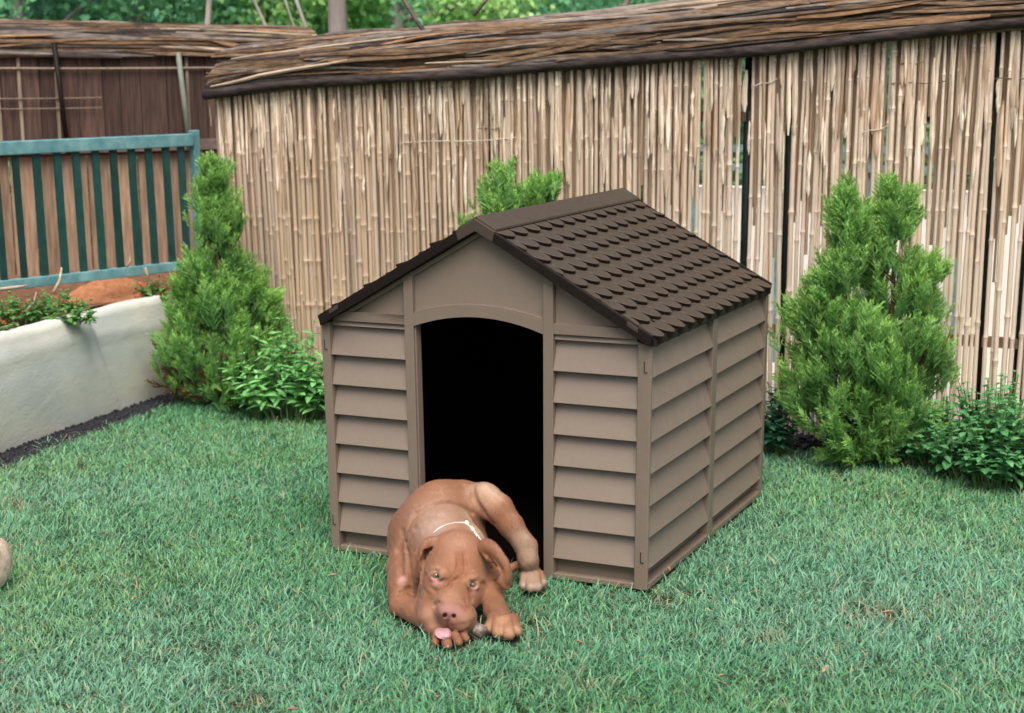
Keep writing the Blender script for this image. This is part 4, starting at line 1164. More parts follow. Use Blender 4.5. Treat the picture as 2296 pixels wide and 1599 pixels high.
# second rank, filling most gaps on the left and only some on the right
s = -.01; n2 = 0
while s < FLEN + .45 and cnt + n2 < 296:
    frac = s / FLEN
    skip = any(abs(s - gs) < gw for gs, gw in GS)
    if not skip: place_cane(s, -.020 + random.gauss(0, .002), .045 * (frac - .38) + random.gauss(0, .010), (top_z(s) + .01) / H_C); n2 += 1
    s += random.uniform(.022, .030) if frac < .45 else 9
# crushed splints over the upper part
M_spl = simple('bleached_splint', (.46, .36, .26), (.72, .63, .51), 14, .75, .25, .6, .002, (6, 6, 1), 7, rnd=.28, off=1)
M_spl2 = simple('brown_splint', (.31, .215, .145), (.48, .36, .25), 14, .75, .25, .6, .002, (6, 6, 1), 7, rnd=.28, off=1)
r = random.Random(21)
for i in range(190):
    s = r.uniform(-.01, FLEN + .3); fr = s / FLEN; tz = top_z(s)
    L = r.uniform(.08, .34); z1 = tz - (r.uniform(0, .02) if r.random() < .6 else r.uniform(.05, .22)); z0 = z1 - L
    w = r.uniform(.003, .0085); out = r.uniform(.010, .016); le = .045 * (fr - .38) + r.gauss(0, .015)
    pts_l = []; m_ = 6; v = []; ph = r.uniform(0, 6)
    for j in range(m_):
        t = j / (m_ - 1); ww = w * (1 - .5 * (t - .3) ** 2) * (1 if 0 < j else .35) * r.uniform(.85, 1.1) * (1 if j < m_ - 1 else .6)
        z = z0 + (z1 - z0) * t; cpt = FL + FD * (s + le * z + .002 * math.sin(5 * t + ph)) + FN * (out + .004 * math.sin(3 * t + ph)) + np.array([0, 0, z])
        v += [cpt - FD * ww, cpt + FN * .0035, cpt + FD * ww]
    f = []
    for j in range(m_ - 1):
        for k_ in range(2): a = j * 3 + k_; f.append((a, a + 1, a + 4, a + 3))
    o = obj('splint', v, f, M_spl if r.random() < (.42 + .2 * (fr > .35)) else M_spl2, bam)
# pale flaked sheaths still hanging on the upper right of the fence
M_flake = simple('pale_sheath', (.52, .44, .33), (.78, .71, .60), 30, .7, .3, .5, .002, (4, 4, 1), 7, rnd=.12, off=1)
for i in range(70):
    fr = r.uniform(.30, 1.12) if r.random() < .85 else r.uniform(.05, .3); s = fr * FLEN; tz = top_z(s); zc = tz - r.uniform(.06, .42); L = r.uniform(.05, .20); w = r.uniform(.0025, .0065)
    m_ = 7; v = []
    for j in range(m_):
        t = j / (m_ - 1); wl_ = w * r.uniform(.45, 1.1) * (.3 if j in (0, m_ - 1) else 1); wr_ = w * r.uniform(.45, 1.1) * (.3 if j in (0, m_ - 1) else 1)
        c_p = FL + FD * (s + .045 * (fr - .38) * zc) + FN * (.0165 + .003 * math.sin(4 * t)) + np.array([0, 0, zc + L * (t - .5)])
        v += [c_p - FD * wl_ + [0, 0, r.uniform(-.004, .004)], c_p + FN * .003, c_p + FD * wr_ + [0, 0, r.uniform(-.004, .004)]]
    f = [(j * 3 + k_, j * 3 + k_ + 1, j * 3 + k_ + 4, j * 3 + k_ + 3) for j in range(m_ - 1) for k_ in range(2)]
    obj('sheath', v, f, M_flake, bam)
# tie wires
M_wire = simple('rusty_wire', (.09, .06, .045), (.17, .12, .09), 60, .7, .4, .2)
M_wlight = simple('light_wire', (.45, .42, .38), (.6, .56, .5), 60, .5, .4, .2)
for u0, u1, zf, mt in ((2010, 2060, .93, M_wire), (2215, 2296, .88, M_wire), (2350, 2560, .845, M_wire), (1990, 2110, .885, M_wire), (905, 1165, .80, M_wlight), (1930, 1985, .77, M_wlight), (1080, 1130, .83, M_wire), (1690, 1740, .90, M_wlight)):
    a, b = s_of(u0), s_of(u1)
    zz = zf * top_z(a)
    pts = [FL + FD * (a + (b - a) * t) + FN * (.016 + .002 * math.sin(20 * t)) + np.array([0, 0, zz + .02 * t * (1 if mt is M_wlight else .2) + .003 * math.sin(7 * t)]) for t in np.linspace(0, 1, 9)]
    MB().tube(pts, .0016, 5).build('tie_wire', mt, bam)
# dark posts and rail behind the canes
M_post = simple('black_green_post', (.004, .012, .013), (.008, .020, .020), 20, .6, .3, .2)
for u in (1090, 1655, 1748, 2195, 2285, 560):
    a = s_of(u); lean = .045 * (a / FLEN - .38)
    p = FL + FD * a - FN * .05
    MB().tube([p, p + FD * lean * top_z(a) + np.array([0, 0, top_z(a) - .005])], .016 if u > 1600 else .013, 8).build('post', M_post, bam, smooth=True)
for zz in (.30, .95):
    fbox(FL, FD, FN, 0, FLEN + .45, -.058, -.036, zz, zz + .03).build('rail', M_plank, bam)
# crushed reed matting behind the canes: full height on the left, only the upper part on the right
M_mat = simple('crushed_reed', (.32, .235, .16), (.62, .50, .37), 1.0, .85, .2, .7, .002, (95, 95, 4), 7, .32, .70)
v = []; f = []; r = random.Random(77)
s = -.02
cols_ = []
while s < FLEN + .47:
    w = r.uniform(.006, .012); fr = s / FLEN
    zb_ = .0 if fr < .40 else min(.66, (fr - .40) * 5.5) + r.gauss(0, .11)
    if not any(abs(s - gs) < gw * .75 for gs, gw in GS): cols_.append((s, w, max(0, zb_), r.uniform(-.003, .003)))
    s += w * .93
for s, w, zb_, j_ in cols_:
    ln = .045 * (s / FLEN - .38)
    n0 = len(v); zt_ = top_z(s) + .02
    for z in (zb_, (zb_ + zt_) / 2, zt_):
        q = FL + FD * (s + ln * z) + [0, 0, z]
        v += [q - FN * .022, q + FD * w * .5 - FN * (.015 + j_), q + FD * w - FN * .022]
    for a in (0, 3):
        for b in (0, 1): f.append((n0 + a + b, n0 + a + b + 1, n0 + a + b + 4, n0 + a + b + 3))
mt_ = obj('reed_matting', v, f, M_mat, bam); mt_['kind'] = 'stuff'

# capping of the bamboo fence
fcap = empty('brushwood_capping', tuple(FL + FD * FLEN / 2 + np.array([0, 0, 1.14])), 'thick brushwood and bark capping over the bamboo canes, dark pole along its lower edge', 'fence capping')
def fpath(s):
    if s is None: return FLEN + .45
    return FL + FD * s + np.array([0, 0, top_z(s) - .02 + .006 * math.sin(s * 3.1)]), FD, FN
v = []; f = []; m_ = 24; SEC = [(-.10, 0.0), (.035, .005), (.030, .10), (-.02, .145), (-.12, .165)]
for i in range(m_):
    s = -.03 + (FLEN + .50) * i / (m_ - 1); P, A, N_ = fpath(s); sc_ = 1.0 if i else .8
    for o_, z_ in SEC: v.append(P + N_ * (o_ - .010) + np.array([0, 0, z_ * (.86 if s < .3 else 1) - .006]))
k5 = len(SEC)
for i in range(m_ - 1):
    for k_ in range(k5): f.append((i * k5 + k_, (i + 1) * k5 + k_, (i + 1) * k5 + (k_ + 1) % k5, i * k5 + (k_ + 1) % k5))
f += [tuple(range(k5)), tuple(range((m_ - 1) * k5, m_ * k5))[::-1]]
obj('capping_core', v, f, CAPM[0], fcap)
capping(fcap, fpath, [(.038, .025), (.036, .10), (-.01, .145), (-.10, .172)], 300, 9, (.25, 1.0), (.003, .0082), cross=.30)
pts = []; rad = []
for t in np.linspace(0, 1, 40):
    s = -.035 + (FLEN + .48) * t; P, A, N_ = fpath(s); pts.append(P + N_ * (.040 + .004 * math.sin(s * 9)) + np.array([0, 0, .014 + .006 * math.sin(s * 5.3)])); rad.append(.0165 * (1 + .18 * math.sin(s * 13 + 1)))
MB().tube(pts, rad, 8).build('lower_pole', CAPM[3], fcap, smooth=True)
pts = []
for t in np.linspace(0, 1, 20):
    s = .75 + 1.02 * t; P, A, N_ = fpath(s); pts.append(P + N_ * (-.075) + np.array([0, 0, .150 + .028 * t]))
MB().tube(pts, .017, 8).build('upper_pole', CAPM[1], fcap, smooth=True)
# forked dead branches stuck in the capping
def twig(pp, rr, mt=1): 
    MB().tube(pp, rr, 6).build('branch', CAPM[mt], fcap, smooth=True)
for path_, rr in (([(880, -60), (905, 0), (930, 40), (952, 72)], .0075), ([(1120, -60), (1090, 0), (1062, 35)], .0065), ([(1430, -60), (1408, 0), (1385, 45), (1352, 80)], .010), ([(1395, 10), (1375, 50), (1360, 82)], .006), ([(1190, 115), (1270, 80), (1330, 55), (1400, 40)], .006), ([(1010, 128), (1080, 108), (1160, 84)], .006), ([(1840, 0), (1870, 25), (1905, 8), (1900, -30)], .006)):
    twig([at(u, v, 5.62 - .75 * (u - 468) / 1828 - .055 - (.0 if u < 1200 else .02)) for u, v in path_], rr)

# ================================================================== PLANTS
M_cyp = tint_mat('cypress_spray', .6, .2, .38)
M_bark = simple('reddish_bark', (.075, .040, .028), (.16, .095, .065), 30, .9, .1, .6, .002, (1, 1, .3))
def frond(seed, n=9):
    """one feathery spray along +z, 1 unit long: list of thin triangles"""
    r = np.random.default_rng(seed); V = []; K_ = []
    def blade(p, d, L, w, c0, c1):
        d = d / np.linalg.norm(d); s = np.cross(d, r.normal(size=3)); s /= np.linalg.norm(s)
        V.extend([p - s * w * .5, p + s * w * .5, p + d * L]); K_.extend([c0, c0, c1])
    blade(np.zeros(3), np.array([0, .05, 1.0]), 1.0, .09, .2, .9)
    for i in range(n):
        t = .08 + .85 * i / n
        for sg in (-1, 1):
            az = r.normal(0, .5) + (0 if sg > 0 else math.pi); L = (.50 - .30 * t) * r.uniform(.75, 1.15)
            d = np.array([math.cos(az) * .62, math.sin(az) * .62, .85]); p = np.array([0, 0, t])
            blade(p, d, L, .075, .25 + .5 * t, .6 + .5 * t)
            for q in (.40, .70):
                az2 = az + r.normal(0, 1.0); blade(p + d / np.linalg.norm(d) * L * q, np.array([math.cos(az2) * .8, math.sin(az2) * .8, .95]), L * .5, .06, .4 + .4 * t, .8 + .4 * t)
    return np.array(V), np.array(K_)
FRD = [frond(i) for i in range(7)]
def frames(dirs, r):
    z = dirs / np.linalg.norm(dirs, axis=1)[:, None]; a = r.normal(size=z.shape); x = np.cross(a, z); x /= np.linalg.norm(x, axis=1)[:, None]
    return x, np.cross(z, x), z
def cypress(base, H, prof, seed, label, spires, nb=120, fl=.080, brown=.0, group='feathery cypresses planted along the bamboo fence', cut=0.0):
    """prof: [(height fraction, radius)], spires: [(dx right, dy, top fraction, spread)]"""
    r = np.random.default_rng(seed); root = empty('cypress', tuple(base), label, 'shrub', group)
    ph, pr_ = np.array([p[0] for p in prof]), np.array([p[1] for p in prof])
    P = []; Dd = []; L = []; cr = []
    sp = MB()
    for (dx, dn, tf, wgt) in spires:
        tp = np.array([base[0], base[1], 0]) + HR * dx + HF * dn
        pts = [np.array([base[0], base[1], -.02]) + (tp - [base[0], base[1], 0]) * min(1, t * 1.6) * 1.0 + np.array([0, 0, H * tf * t]) for t in np.linspace(0, .93, 8)]
        sp.tube(pts, list(np.linspace(.013, .003, 8)), 6)
        for i in range(int(nb * wgt)):
            h = r.uniform(cut, 1) ** .85 * tf; 
            hh = h / tf; R = np.interp(hh, ph, pr_) * (.62 + .5 * wgt) * r.uniform(.55, 1.08)
            az = r.uniform(0, 2 * math.pi); o = np.array([math.cos(az), math.sin(az), 0])
            R *= 1 + .22 * math.sin(3 * az + seed + 5 * hh)
            c0 = np.array([base[0], base[1], 0]) + (tp - [base[0], base[1], 0]) * min(1, hh * 1.6)
            st = c0 + np.array([0, 0, max(0, h * H - R * .75)]); en = c0 + o * R + np.array([0, 0, h * H])
            if r.random() < .35: sp.tube([st, (st * .6 + en * .4), en], [.0035, .0025, .0012], 4, cap=False)
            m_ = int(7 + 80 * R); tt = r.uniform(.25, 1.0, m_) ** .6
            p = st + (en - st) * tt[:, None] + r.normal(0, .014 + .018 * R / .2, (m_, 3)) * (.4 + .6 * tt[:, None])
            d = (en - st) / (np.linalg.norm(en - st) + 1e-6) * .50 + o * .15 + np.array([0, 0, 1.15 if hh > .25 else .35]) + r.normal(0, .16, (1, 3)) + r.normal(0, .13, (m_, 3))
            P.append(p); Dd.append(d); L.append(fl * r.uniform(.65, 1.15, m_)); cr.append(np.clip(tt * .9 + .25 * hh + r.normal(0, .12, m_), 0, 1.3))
    P = np.concatenate(P); Dd = np.concatenate(Dd); L = np.concatenate(L); cr = np.concatenate(cr)
    P[:, 2] = np.maximum(P[:, 2], .015)
    keep = ((P - FL) @ FN > -.03) if cut < .99 else np.ones(len(P), bool)
    P, Dd, L, cr = P[keep], Dd[keep], L[keep], cr[keep]
    x, y, z = frames(Dd, r); which = r.integers(0, len(FRD), len(P)); VV = []; CC = []
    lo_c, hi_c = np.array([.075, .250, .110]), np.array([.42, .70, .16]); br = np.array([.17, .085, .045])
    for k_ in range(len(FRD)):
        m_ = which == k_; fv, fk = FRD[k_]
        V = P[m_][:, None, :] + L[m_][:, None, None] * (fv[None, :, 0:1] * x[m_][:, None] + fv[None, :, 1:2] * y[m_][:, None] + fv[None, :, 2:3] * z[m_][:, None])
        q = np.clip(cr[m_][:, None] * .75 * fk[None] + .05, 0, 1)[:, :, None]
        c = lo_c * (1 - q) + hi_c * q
        c = c * r.uniform(.8, 1.2, (m_.sum(), 1, 1))
        if brown:
            isb = (r.random(m_.sum()) < brown * np.exp(-(P[m_][:, 2] / H / .16) ** 2))[:, None, None]; c = np.where(isb, br, c)
        VV.append(V.reshape(-1, 3)); CC.append(c.reshape(-1, 3))
    V = np.concatenate(VV); c = np.concatenate(CC); V[:, 2] = np.maximum(V[:, 2], .002); T = np.arange(len(V)).reshape(-1, 3)
    sp.build('trunk', M_bark, root, smooth=True)
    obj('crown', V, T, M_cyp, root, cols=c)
    return root
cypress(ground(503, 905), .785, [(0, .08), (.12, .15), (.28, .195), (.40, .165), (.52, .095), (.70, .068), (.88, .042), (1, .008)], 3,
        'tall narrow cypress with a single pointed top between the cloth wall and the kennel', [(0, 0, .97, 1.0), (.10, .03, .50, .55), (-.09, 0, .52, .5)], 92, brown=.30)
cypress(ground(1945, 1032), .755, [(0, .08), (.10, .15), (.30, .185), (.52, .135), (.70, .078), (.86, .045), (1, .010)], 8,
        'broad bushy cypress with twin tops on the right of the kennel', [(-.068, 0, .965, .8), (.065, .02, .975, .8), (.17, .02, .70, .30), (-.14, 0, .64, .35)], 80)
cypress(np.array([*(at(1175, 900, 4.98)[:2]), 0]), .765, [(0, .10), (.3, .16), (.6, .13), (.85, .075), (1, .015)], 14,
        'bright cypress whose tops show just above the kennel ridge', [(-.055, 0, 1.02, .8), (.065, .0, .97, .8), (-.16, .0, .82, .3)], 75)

M_leaf = tint_mat('soft_leaf', .5, .3, .28, 90, .12)
M_stem = simple('green_stem', (.09, .17, .05), (.14, .22, .08), 50, .6, .3, 0)
def leaf_shape(wr, n=5):
    """leaf along +x length 1, with fold and droop; returns verts, tris"""
    V = []; T = []
    ts = np.linspace(0, 1, n + 1); prof_ = [0.06] + [wr * math.sin(math.pi * t ** .8) ** .8 for t in ts[1:-1]] + [.01]
    for t, w in zip(ts, prof_):
        z = -.16 * t * t + .02; V += [(t, -w, z + w * .30), (t, 0, z), (t, w, z + w * .30)]
    for i in range(n):
        for k_ in (0, 1): a = i * 3 + k_; T += [(a, a + 1, a + 4), (a, a + 4, a + 3)]
    return np.array(V), np.array(T)
def leafy(name, base, label, cat, n_st, spread, H, leafL, wr, seed, cA, cB, group=None, pairs=7, upright=.8, fan=None, red=0):
    r = np.random.default_rng(seed); root = empty(name, tuple(base), label, cat, group)
    LV, LT = leaf_shape(wr); LT_ = []; VV = []; CC = []; off = 0; st = MB()
    for i in range(n_st):
        az = r.uniform(0, 2 * math.pi); q = math.sqrt(r.random()); ox = spread[0] * q * math.cos(az); oy = spread[1] * q * math.sin(az)
        b0 = base + HR * ox * .75 + HF * oy * .75; b0[2] = base[2]; hgt = H * (1 - .45 * q * q) * r.uniform(.6, 1.1)
        tip = b0 + HR * ox * .45 + HF * oy * .45 + np.array([r.normal(0, .02), r.normal(0, .02), hgt])
        st.tube([b0, b0 * .5 + tip * .5 + np.array([0, 0, .01]), tip], [.0022, .0018, .001], 4, cap=False)
        a0 = r.uniform(0, 3.14)
        for j in range(pairs):
            t = .22 + .78 * (j + 1) / pairs; p = b0 + (tip - b0) * t; L = leafL * (1.05 - .45 * t ** 3) * r.uniform(.75, 1.15) * (.6 if j == pairs - 1 else 1)
            for sgn in range(2 if j < pairs - 1 else 4):
                aa = a0 + j * math.pi / 2 + sgn * (math.pi if j < pairs - 1 else math.pi / 2) + r.normal(0, .25); el = r.normal(.12 + (.5 if j >= pairs - 1 else 0), .28)
                x = np.array([math.cos(aa) * math.cos(el), math.sin(aa) * math.cos(el), math.sin(el)]); yv = np.array([-math.sin(aa), math.cos(aa), 0]) + r.normal(0, .15, 3)
                yv -= x * (x @ yv); yv /= np.linalg.norm(yv); z = np.cross(x, yv)
                V = p + L * (LV[:, 0:1] * x + LV[:, 1:2] * yv + LV[:, 2:3] * z); V[:, 2] = np.maximum(V[:, 2], base[2] + .004)
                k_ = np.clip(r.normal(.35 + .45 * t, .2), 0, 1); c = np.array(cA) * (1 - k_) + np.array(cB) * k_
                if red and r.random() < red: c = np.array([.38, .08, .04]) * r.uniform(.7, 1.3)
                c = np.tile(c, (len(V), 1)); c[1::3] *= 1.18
                VV.append(V); CC.append(c); LT_.append(LT + off); off += len(V)
    st.build('stem', M_stem, root)
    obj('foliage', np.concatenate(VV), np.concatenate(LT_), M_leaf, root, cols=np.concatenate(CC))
    return root
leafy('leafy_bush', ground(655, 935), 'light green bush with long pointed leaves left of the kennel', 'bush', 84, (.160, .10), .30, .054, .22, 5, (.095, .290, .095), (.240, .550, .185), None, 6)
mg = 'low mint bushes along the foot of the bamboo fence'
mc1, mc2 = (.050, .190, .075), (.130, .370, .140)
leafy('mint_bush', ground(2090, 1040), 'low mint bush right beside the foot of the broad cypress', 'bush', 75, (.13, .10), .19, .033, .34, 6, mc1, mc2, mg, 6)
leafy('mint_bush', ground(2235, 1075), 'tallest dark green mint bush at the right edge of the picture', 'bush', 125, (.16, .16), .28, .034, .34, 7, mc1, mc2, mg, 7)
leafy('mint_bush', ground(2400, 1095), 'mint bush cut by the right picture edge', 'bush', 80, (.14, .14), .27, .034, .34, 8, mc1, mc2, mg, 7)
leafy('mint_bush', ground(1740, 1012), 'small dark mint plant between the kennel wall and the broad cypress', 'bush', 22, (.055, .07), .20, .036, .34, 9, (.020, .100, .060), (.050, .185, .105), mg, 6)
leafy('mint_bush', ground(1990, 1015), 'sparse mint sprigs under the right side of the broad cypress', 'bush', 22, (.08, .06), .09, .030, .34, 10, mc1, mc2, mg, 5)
# plants in the raised bed
bg = 'small plants in the raised bed behind the cloth wall'
for k, (u, v, b, sprd, H, red, lab, n_) in enumerate(((40, 700, 5.05, .14, .10, .12, 'low green plant with red leaves in the bed at the left picture edge', 55), (125, 680, 5.2, .10, .08, .05, 'low spreading green plant in the bed left of the orange earth', 40), (175, 690, 5.05, .05, .05, 0, 'small green tuft on the cloth wall rim in front of the orange earth', 14), (355, 640, 5.60, .07, .08, .30, 'small red and green plant right of the orange earth', 18), (-90, 720, 4.8, .12, .08, .1, 'green bed plant just outside the left picture edge', 20))):
    p = at(u, v, b); p[2] = .33
    leafy('bed_plant', p, lab, 'plant', n_, (sprd, sprd * .8), H, .034, .28, 30 + k, (.05, .15, .04), (.14, .34, .09), bg, 4, red=red)
# pale dead twigs lying in the bed
for k, (u0, v0, u1, v1, b) in enumerate(((120, 655, 138, 600, 5.15), (58, 700, 82, 655, 5.0), (283, 598, 290, 575, 5.5), (325, 600, 330, 640, 5.5), (0, 648, 60, 640, 5.15))):
    a, c = at(u0, v0, b), at(u1, v1, b + .03); a[2] = max(a[2], .325)
    o = MB().tube([a, (a + c) / 2 + HR * .008, c], [.006, .005, .003], 5).build('dead_twig', CAPM[4], None, smooth=True, origin=a)
    tag(o, ('pale dead twig standing in the bed below the railing', 'short pale twig among the bed plants at far left', 'pale twig tip leaning on the bottom rail', 'thin pale twig right of the orange earth', 'pale twig lying along the bottom rail at far left')[k], 'twig')
# ---- pale wall and low teal rail on the far side of the bamboo
M_white = simple('white_plaster', (.78, .76, .71), (.86, .85, .80), 6, .9, .1, .3, .003, detail=6)
y0 = FL + FD * 1.15 - FN * 1.25; y1 = FL + FD * (FLEN + 1.6) - FN * 1.25
fbox(y0, FD, FN, 0, np.linalg.norm(y1 - y0), -.06, .06, -.01, .66).build('w', M_white, None)
wl = bpy.data.objects['w']; wl.name = 'garden_wall'; tag(wl, 'low white plaster wall glimpsed between the canes behind the bamboo fence', 'wall')
o = fbox(FL + FD * 1.0 - FN * .12, FD, FN, 0, FLEN + 1.5, -2.2, 0, -.011, .001).build('yard_paving', simple('pale_paving', (.52, .49, .44), (.66, .63, .57), 8, .9, .1, .3), None); tag(o, kind='structure')
rl2 = empty('garden_rail', tuple(y0 + FD + FN * .3), 'pale teal garden rail glimpsed through the canes above the white wall', 'railing')
for zz in (.73, .80): fbox(y0, FD, FN, 0, 2.9, .10, .12, zz, zz + .025).build('rail', M_teal_l, rl2)
for k in range(9): fbox(y0, FD, FN, .2 + k * .33, .225 + k * .33, .085, .099, .0, .80).build('bar', M_teal_l, rl2)

# ---- trees beyond the fences
M_tl = tint_mat('tree_leaf', .5, .3, .30)
M_trunk = simple('grey_bark', (.19, .165, .15), (.34, .31, .29), 12, .9, .1, .8, .006, (1, 1, .25), 7)
def tree(x, y, H, R, z0, seed, label, cA, cB, nleaf, tr=.06, leaf=.055, trunk=True, name='broadleaf_tree', cat='tree', lean=0.0, group='trees beyond the fences'):
    r = np.random.default_rng(seed); root = empty(name, (x, y, 0), label, cat, group); t = MB(); tips = []
    top = np.array([x + lean, y, H * .8]); t.tube([np.array([x, y, -.05]), np.array([x + lean * .4, y, H * .4]), top], [tr, tr * .75, tr * .3], 8)
    for i in range(16):
        s_ = r.uniform(.25, .95); p = np.array([x, y, 0]) * (1 - s_) + top * s_; az = r.uniform(0, 6.28); Lb = R * r.uniform(.5, .95)
        q = p + np.array([math.cos(az) * Lb, math.sin(az) * Lb, r.uniform(.0, .5) * R]); t.tube([p, p * .5 + q * .5 + [0, 0, .05], q], [tr * .35, tr * .22, tr * .08], 5, cap=False); tips += [q, p * .4 + q * .6]
    nc = 46; cs = np.array([[x + lean * .5, y, (z0 + H) / 2]] * nc) + r.normal(size=(nc, 3)) * np.array([R * .5, R * .5, (H - z0) * .30]); cs = np.concatenate([cs, np.array(tips)])
    cs[:, 2] = np.clip(cs[:, 2], z0, H); ci = r.integers(0, len(cs), nleaf); rad = R * .23
    n_ = r.normal(size=(nleaf, 3)); n_ /= np.linalg.norm(n_, axis=1)[:, None]; P = cs[ci] + n_ * rad * r.uniform(.35, 1.0, (nleaf, 1)) ** .5
    a = r.normal(size=(nleaf, 3)); a[:, 2] -= .3; a /= np.linalg.norm(a, axis=1)[:, None]; b = np.cross(a, n_ + .3 * r.normal(size=(nleaf, 3))); b /= np.linalg.norm(b, axis=1)[:, None]
    L = leaf * r.uniform(.6, 1.3, (nleaf, 1)); V = np.stack([P, P + a * L * .45 + b * L * .32, P + a * L, P + a * L * .45 - b * L * .32], 1).reshape(-1, 3)
    V[:, 2] = np.maximum(V[:, 2], .02)
    F = np.arange(nleaf * 4).reshape(-1, 4); k_ = np.clip(r.uniform(0, 1, len(cs))[ci] * .6 + r.normal(.2, .2, nleaf), 0, 1)[:, None]
    c = np.array(cA) * (1 - k_) + np.array(cB) * k_
    if trunk: t.build('trunk', M_trunk, root, smooth=True)
    obj('crown', V, F, M_tl, root, cols=np.repeat(c, 4, axis=0))
for k, (u, b, H, R, z0, lab, cA, cB, n_) in enumerate((
    (60, 9.5, 3.0, 1.0, .7, 'dense green tree beyond the board fence at the far left', (0.078, 0.270, 0.146), (0.248, 0.608, 0.293), 15000),
    (330, 10.5, 3.2, 1.1, .7, 'blue green tree behind the board fence left of the dead poles', (0.090, 0.293, 0.191), (0.270, 0.608, 0.360), 15000),
    (600, 11.0, 3.4, 1.1, .6, 'green tree behind the dead leaning poles', (0.102, 0.315, 0.158), (0.336, 0.742, 0.225), 15000),
    (900, 10.0, 3.0, 1.0, .5, 'bright green tree right of the pale trunk', (0.158, 0.450, 0.135), (0.494, 0.750, 0.270), 15000),
    (1180, 11.5, 3.2, 1.1, .5, 'soft green tree over the middle of the bamboo fence', (0.113, 0.360, 0.202), (0.360, 0.750, 0.405), 14000),
    (1480, 13.0, 2.2, 1.0, .3, 'low green tree at the right behind the bamboo fence', (0.113, 0.336, 0.180), (0.336, 0.719, 0.336), 11000),
    (1850, 12.0, 2.6, 1.1, .3, 'dark tree behind the right part of the bamboo fence', (0.067, 0.225, 0.113), (0.202, 0.494, 0.225), 11000),
    (2250, 11.0, 2.6, 1.1, .3, 'dark tree behind the right end of the bamboo fence', (0.067, 0.225, 0.113), (0.202, 0.494, 0.225), 11000))):
    p = at(u, 300, b); tree(p[0], p[1], H, R, z0, 50 + k, lab, cA, cB, n_)
# a far-off wood behind them
r = np.random.default_rng(99); nb_ = 26000; aa = r.uniform(-9, 7, nb_); bb = r.uniform(15, 18, nb_)
P = CAM + aa[:, None] * HR + bb[:, None] * HF; P[:, 2] = r.uniform(0, 3.6, nb_) + .6 * np.sin(aa * 1.7)
n_ = r.normal(size=(nb_, 3)); n_ /= np.linalg.norm(n_, axis=1)[:, None]; b_v = np.cross(n_, r.normal(size=(nb_, 3))); b_v /= np.linalg.norm(b_v, axis=1)[:, None]; L = r.uniform(.10, .22, (nb_, 1))
V = np.stack([P, P + n_ * L * .5 + b_v * L * .4, P + n_ * L, P + n_ * L * .5 - b_v * L * .4], 1).reshape(-1, 3); V[:, 2] = np.maximum(V[:, 2], .0)
k_ = np.clip(.5 + .5 * np.sin(aa * 2.3) * np.cos(P[:, 2] * 2.1) + r.normal(0, .2, nb_), 0, 1)[:, None]; c = np.array([.13, .30, .20]) * (1 - k_) + np.array([.36, .60, .38]) * k_
o = obj('distant_woodland', V, np.arange(nb_ * 4).reshape(-1, 4), M_tl, None, cols=np.repeat(c, 4, axis=0)); tag(o, 'blurred mass of green woodland far behind the fences', 'woodland', kind='stuff')
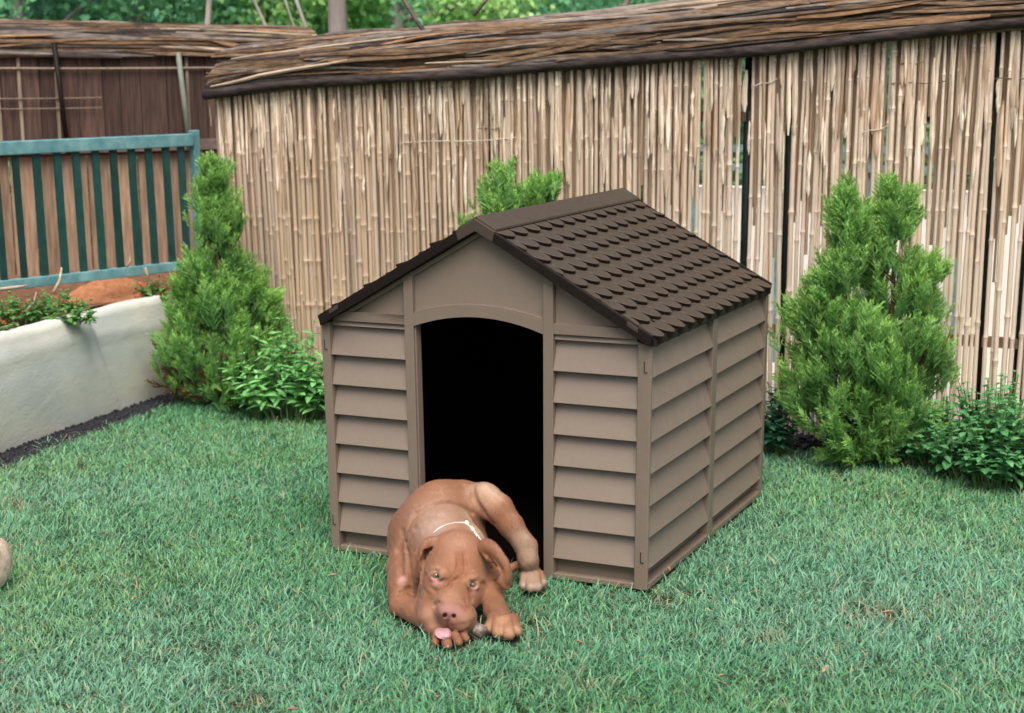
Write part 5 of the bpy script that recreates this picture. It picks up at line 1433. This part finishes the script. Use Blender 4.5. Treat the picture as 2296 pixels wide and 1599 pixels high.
# pale trunk and dead poles just behind the fences
p = at(757, 60, 7.6); t = MB(); t.tube([np.array([p[0], p[1], -.05]), np.array([p[0], p[1], 1.1]), p + [0, 0, .5], p + HR * .03 + [0, 0, 1.8]], [.052, .046, .042, .036], 10)
root = empty('bare_tree', (p[0], p[1], 0), 'thick pale grey trunk rising behind the meeting point of the two fences', 'tree'); t.build('trunk', M_trunk, root, smooth=True)
t = MB()
for a_, l_, z_ in ((.4, .9, 1.9), (2.2, .8, 2.1), (3.9, .9, 2.2), (5.2, .7, 2.0)): 
    q = p + [0, 0, z_ - p[2]]; t.tube([q, q + np.array([math.cos(a_) * l_ * .5, math.sin(a_) * l_ * .5, .35]), q + np.array([math.cos(a_) * l_, math.sin(a_) * l_, .8])], [.022, .014, .006], 6)
t.build('branch', M_trunk, root, smooth=True)
for k, (u0, v0, u1, v1, b, rr, lab) in enumerate(((461, 70, 471, -60, 7.1, .0150, 'thick pale dead pole standing behind the left end of the bamboo capping'), (600, 75, 540, -60, 7.3, .0085, 'thin dead pole leaning left behind the fence corner'), (690, 82, 640, -60, 7.2, .0095, 'thin dead pole leaning left next to the pale trunk'), (640, 10, 610, -80, 7.6, .006, 'shortest thin dead pole between the two leaning poles'))):
    a, c = at(u0, v0, b), at(u1, v1, b); d = (c - a) / np.linalg.norm(c - a); g0 = a - d * (a[2] / d[2]); 
    o = MB().tube([g0, (g0 + c) / 2 + HR * .01, c + d * .5], [rr * 1.15, rr, rr * .7], 7).build('dead_pole', M_trunk, None, smooth=True, origin=(g0[0], g0[1], 0)); tag(o, lab, 'pole', 'dead poles behind the fence corner')
# ---- pale log at the left edge of the lawn
M_log = simple('pale_turned_wood', (.46, .33, .23), (.80, .68, .58), 9, .6, .3, .4, .002, (1, 6, 6), 7)
M_logs = simple('log_side_bark', (.30, .17, .095), (.42, .26, .16), 16, .8, .2, .7, .003, (2, 8, 8), 7)
c0 = ground(-50, 1322); ax = HR * .94 - HF * .30; ax /= np.linalg.norm(ax); Rl = .064
mb = MB(); prof_l = [(-.30, .0), (-.30, .055), (-.05, .062), (.030, .064), (.052, .058), (.062, .046), (.066, .025), (.067, .0)]
up = np.array([0, 0, 1.0]); sd = np.cross(ax, up); v = []; f = []; m_ = 20
for (t, q) in prof_l:
    for j in range(m_): a = 6.283 * j / m_; v.append(c0 + up * Rl * .96 + ax * t + (sd * math.cos(a) + up * math.sin(a)) * q * (1 + .02 * math.sin(3 * a)))
for i in range(len(prof_l) - 1):
    for j in range(m_): f.append((i * m_ + j, i * m_ + (j + 1) % m_, (i + 1) * m_ + (j + 1) % m_, (i + 1) * m_ + j))
root = empty('log', tuple(c0), 'pale rounded log end lying on the grass at the left picture edge', 'log')
obj('log_end', v, f, M_log, root, smooth=True)
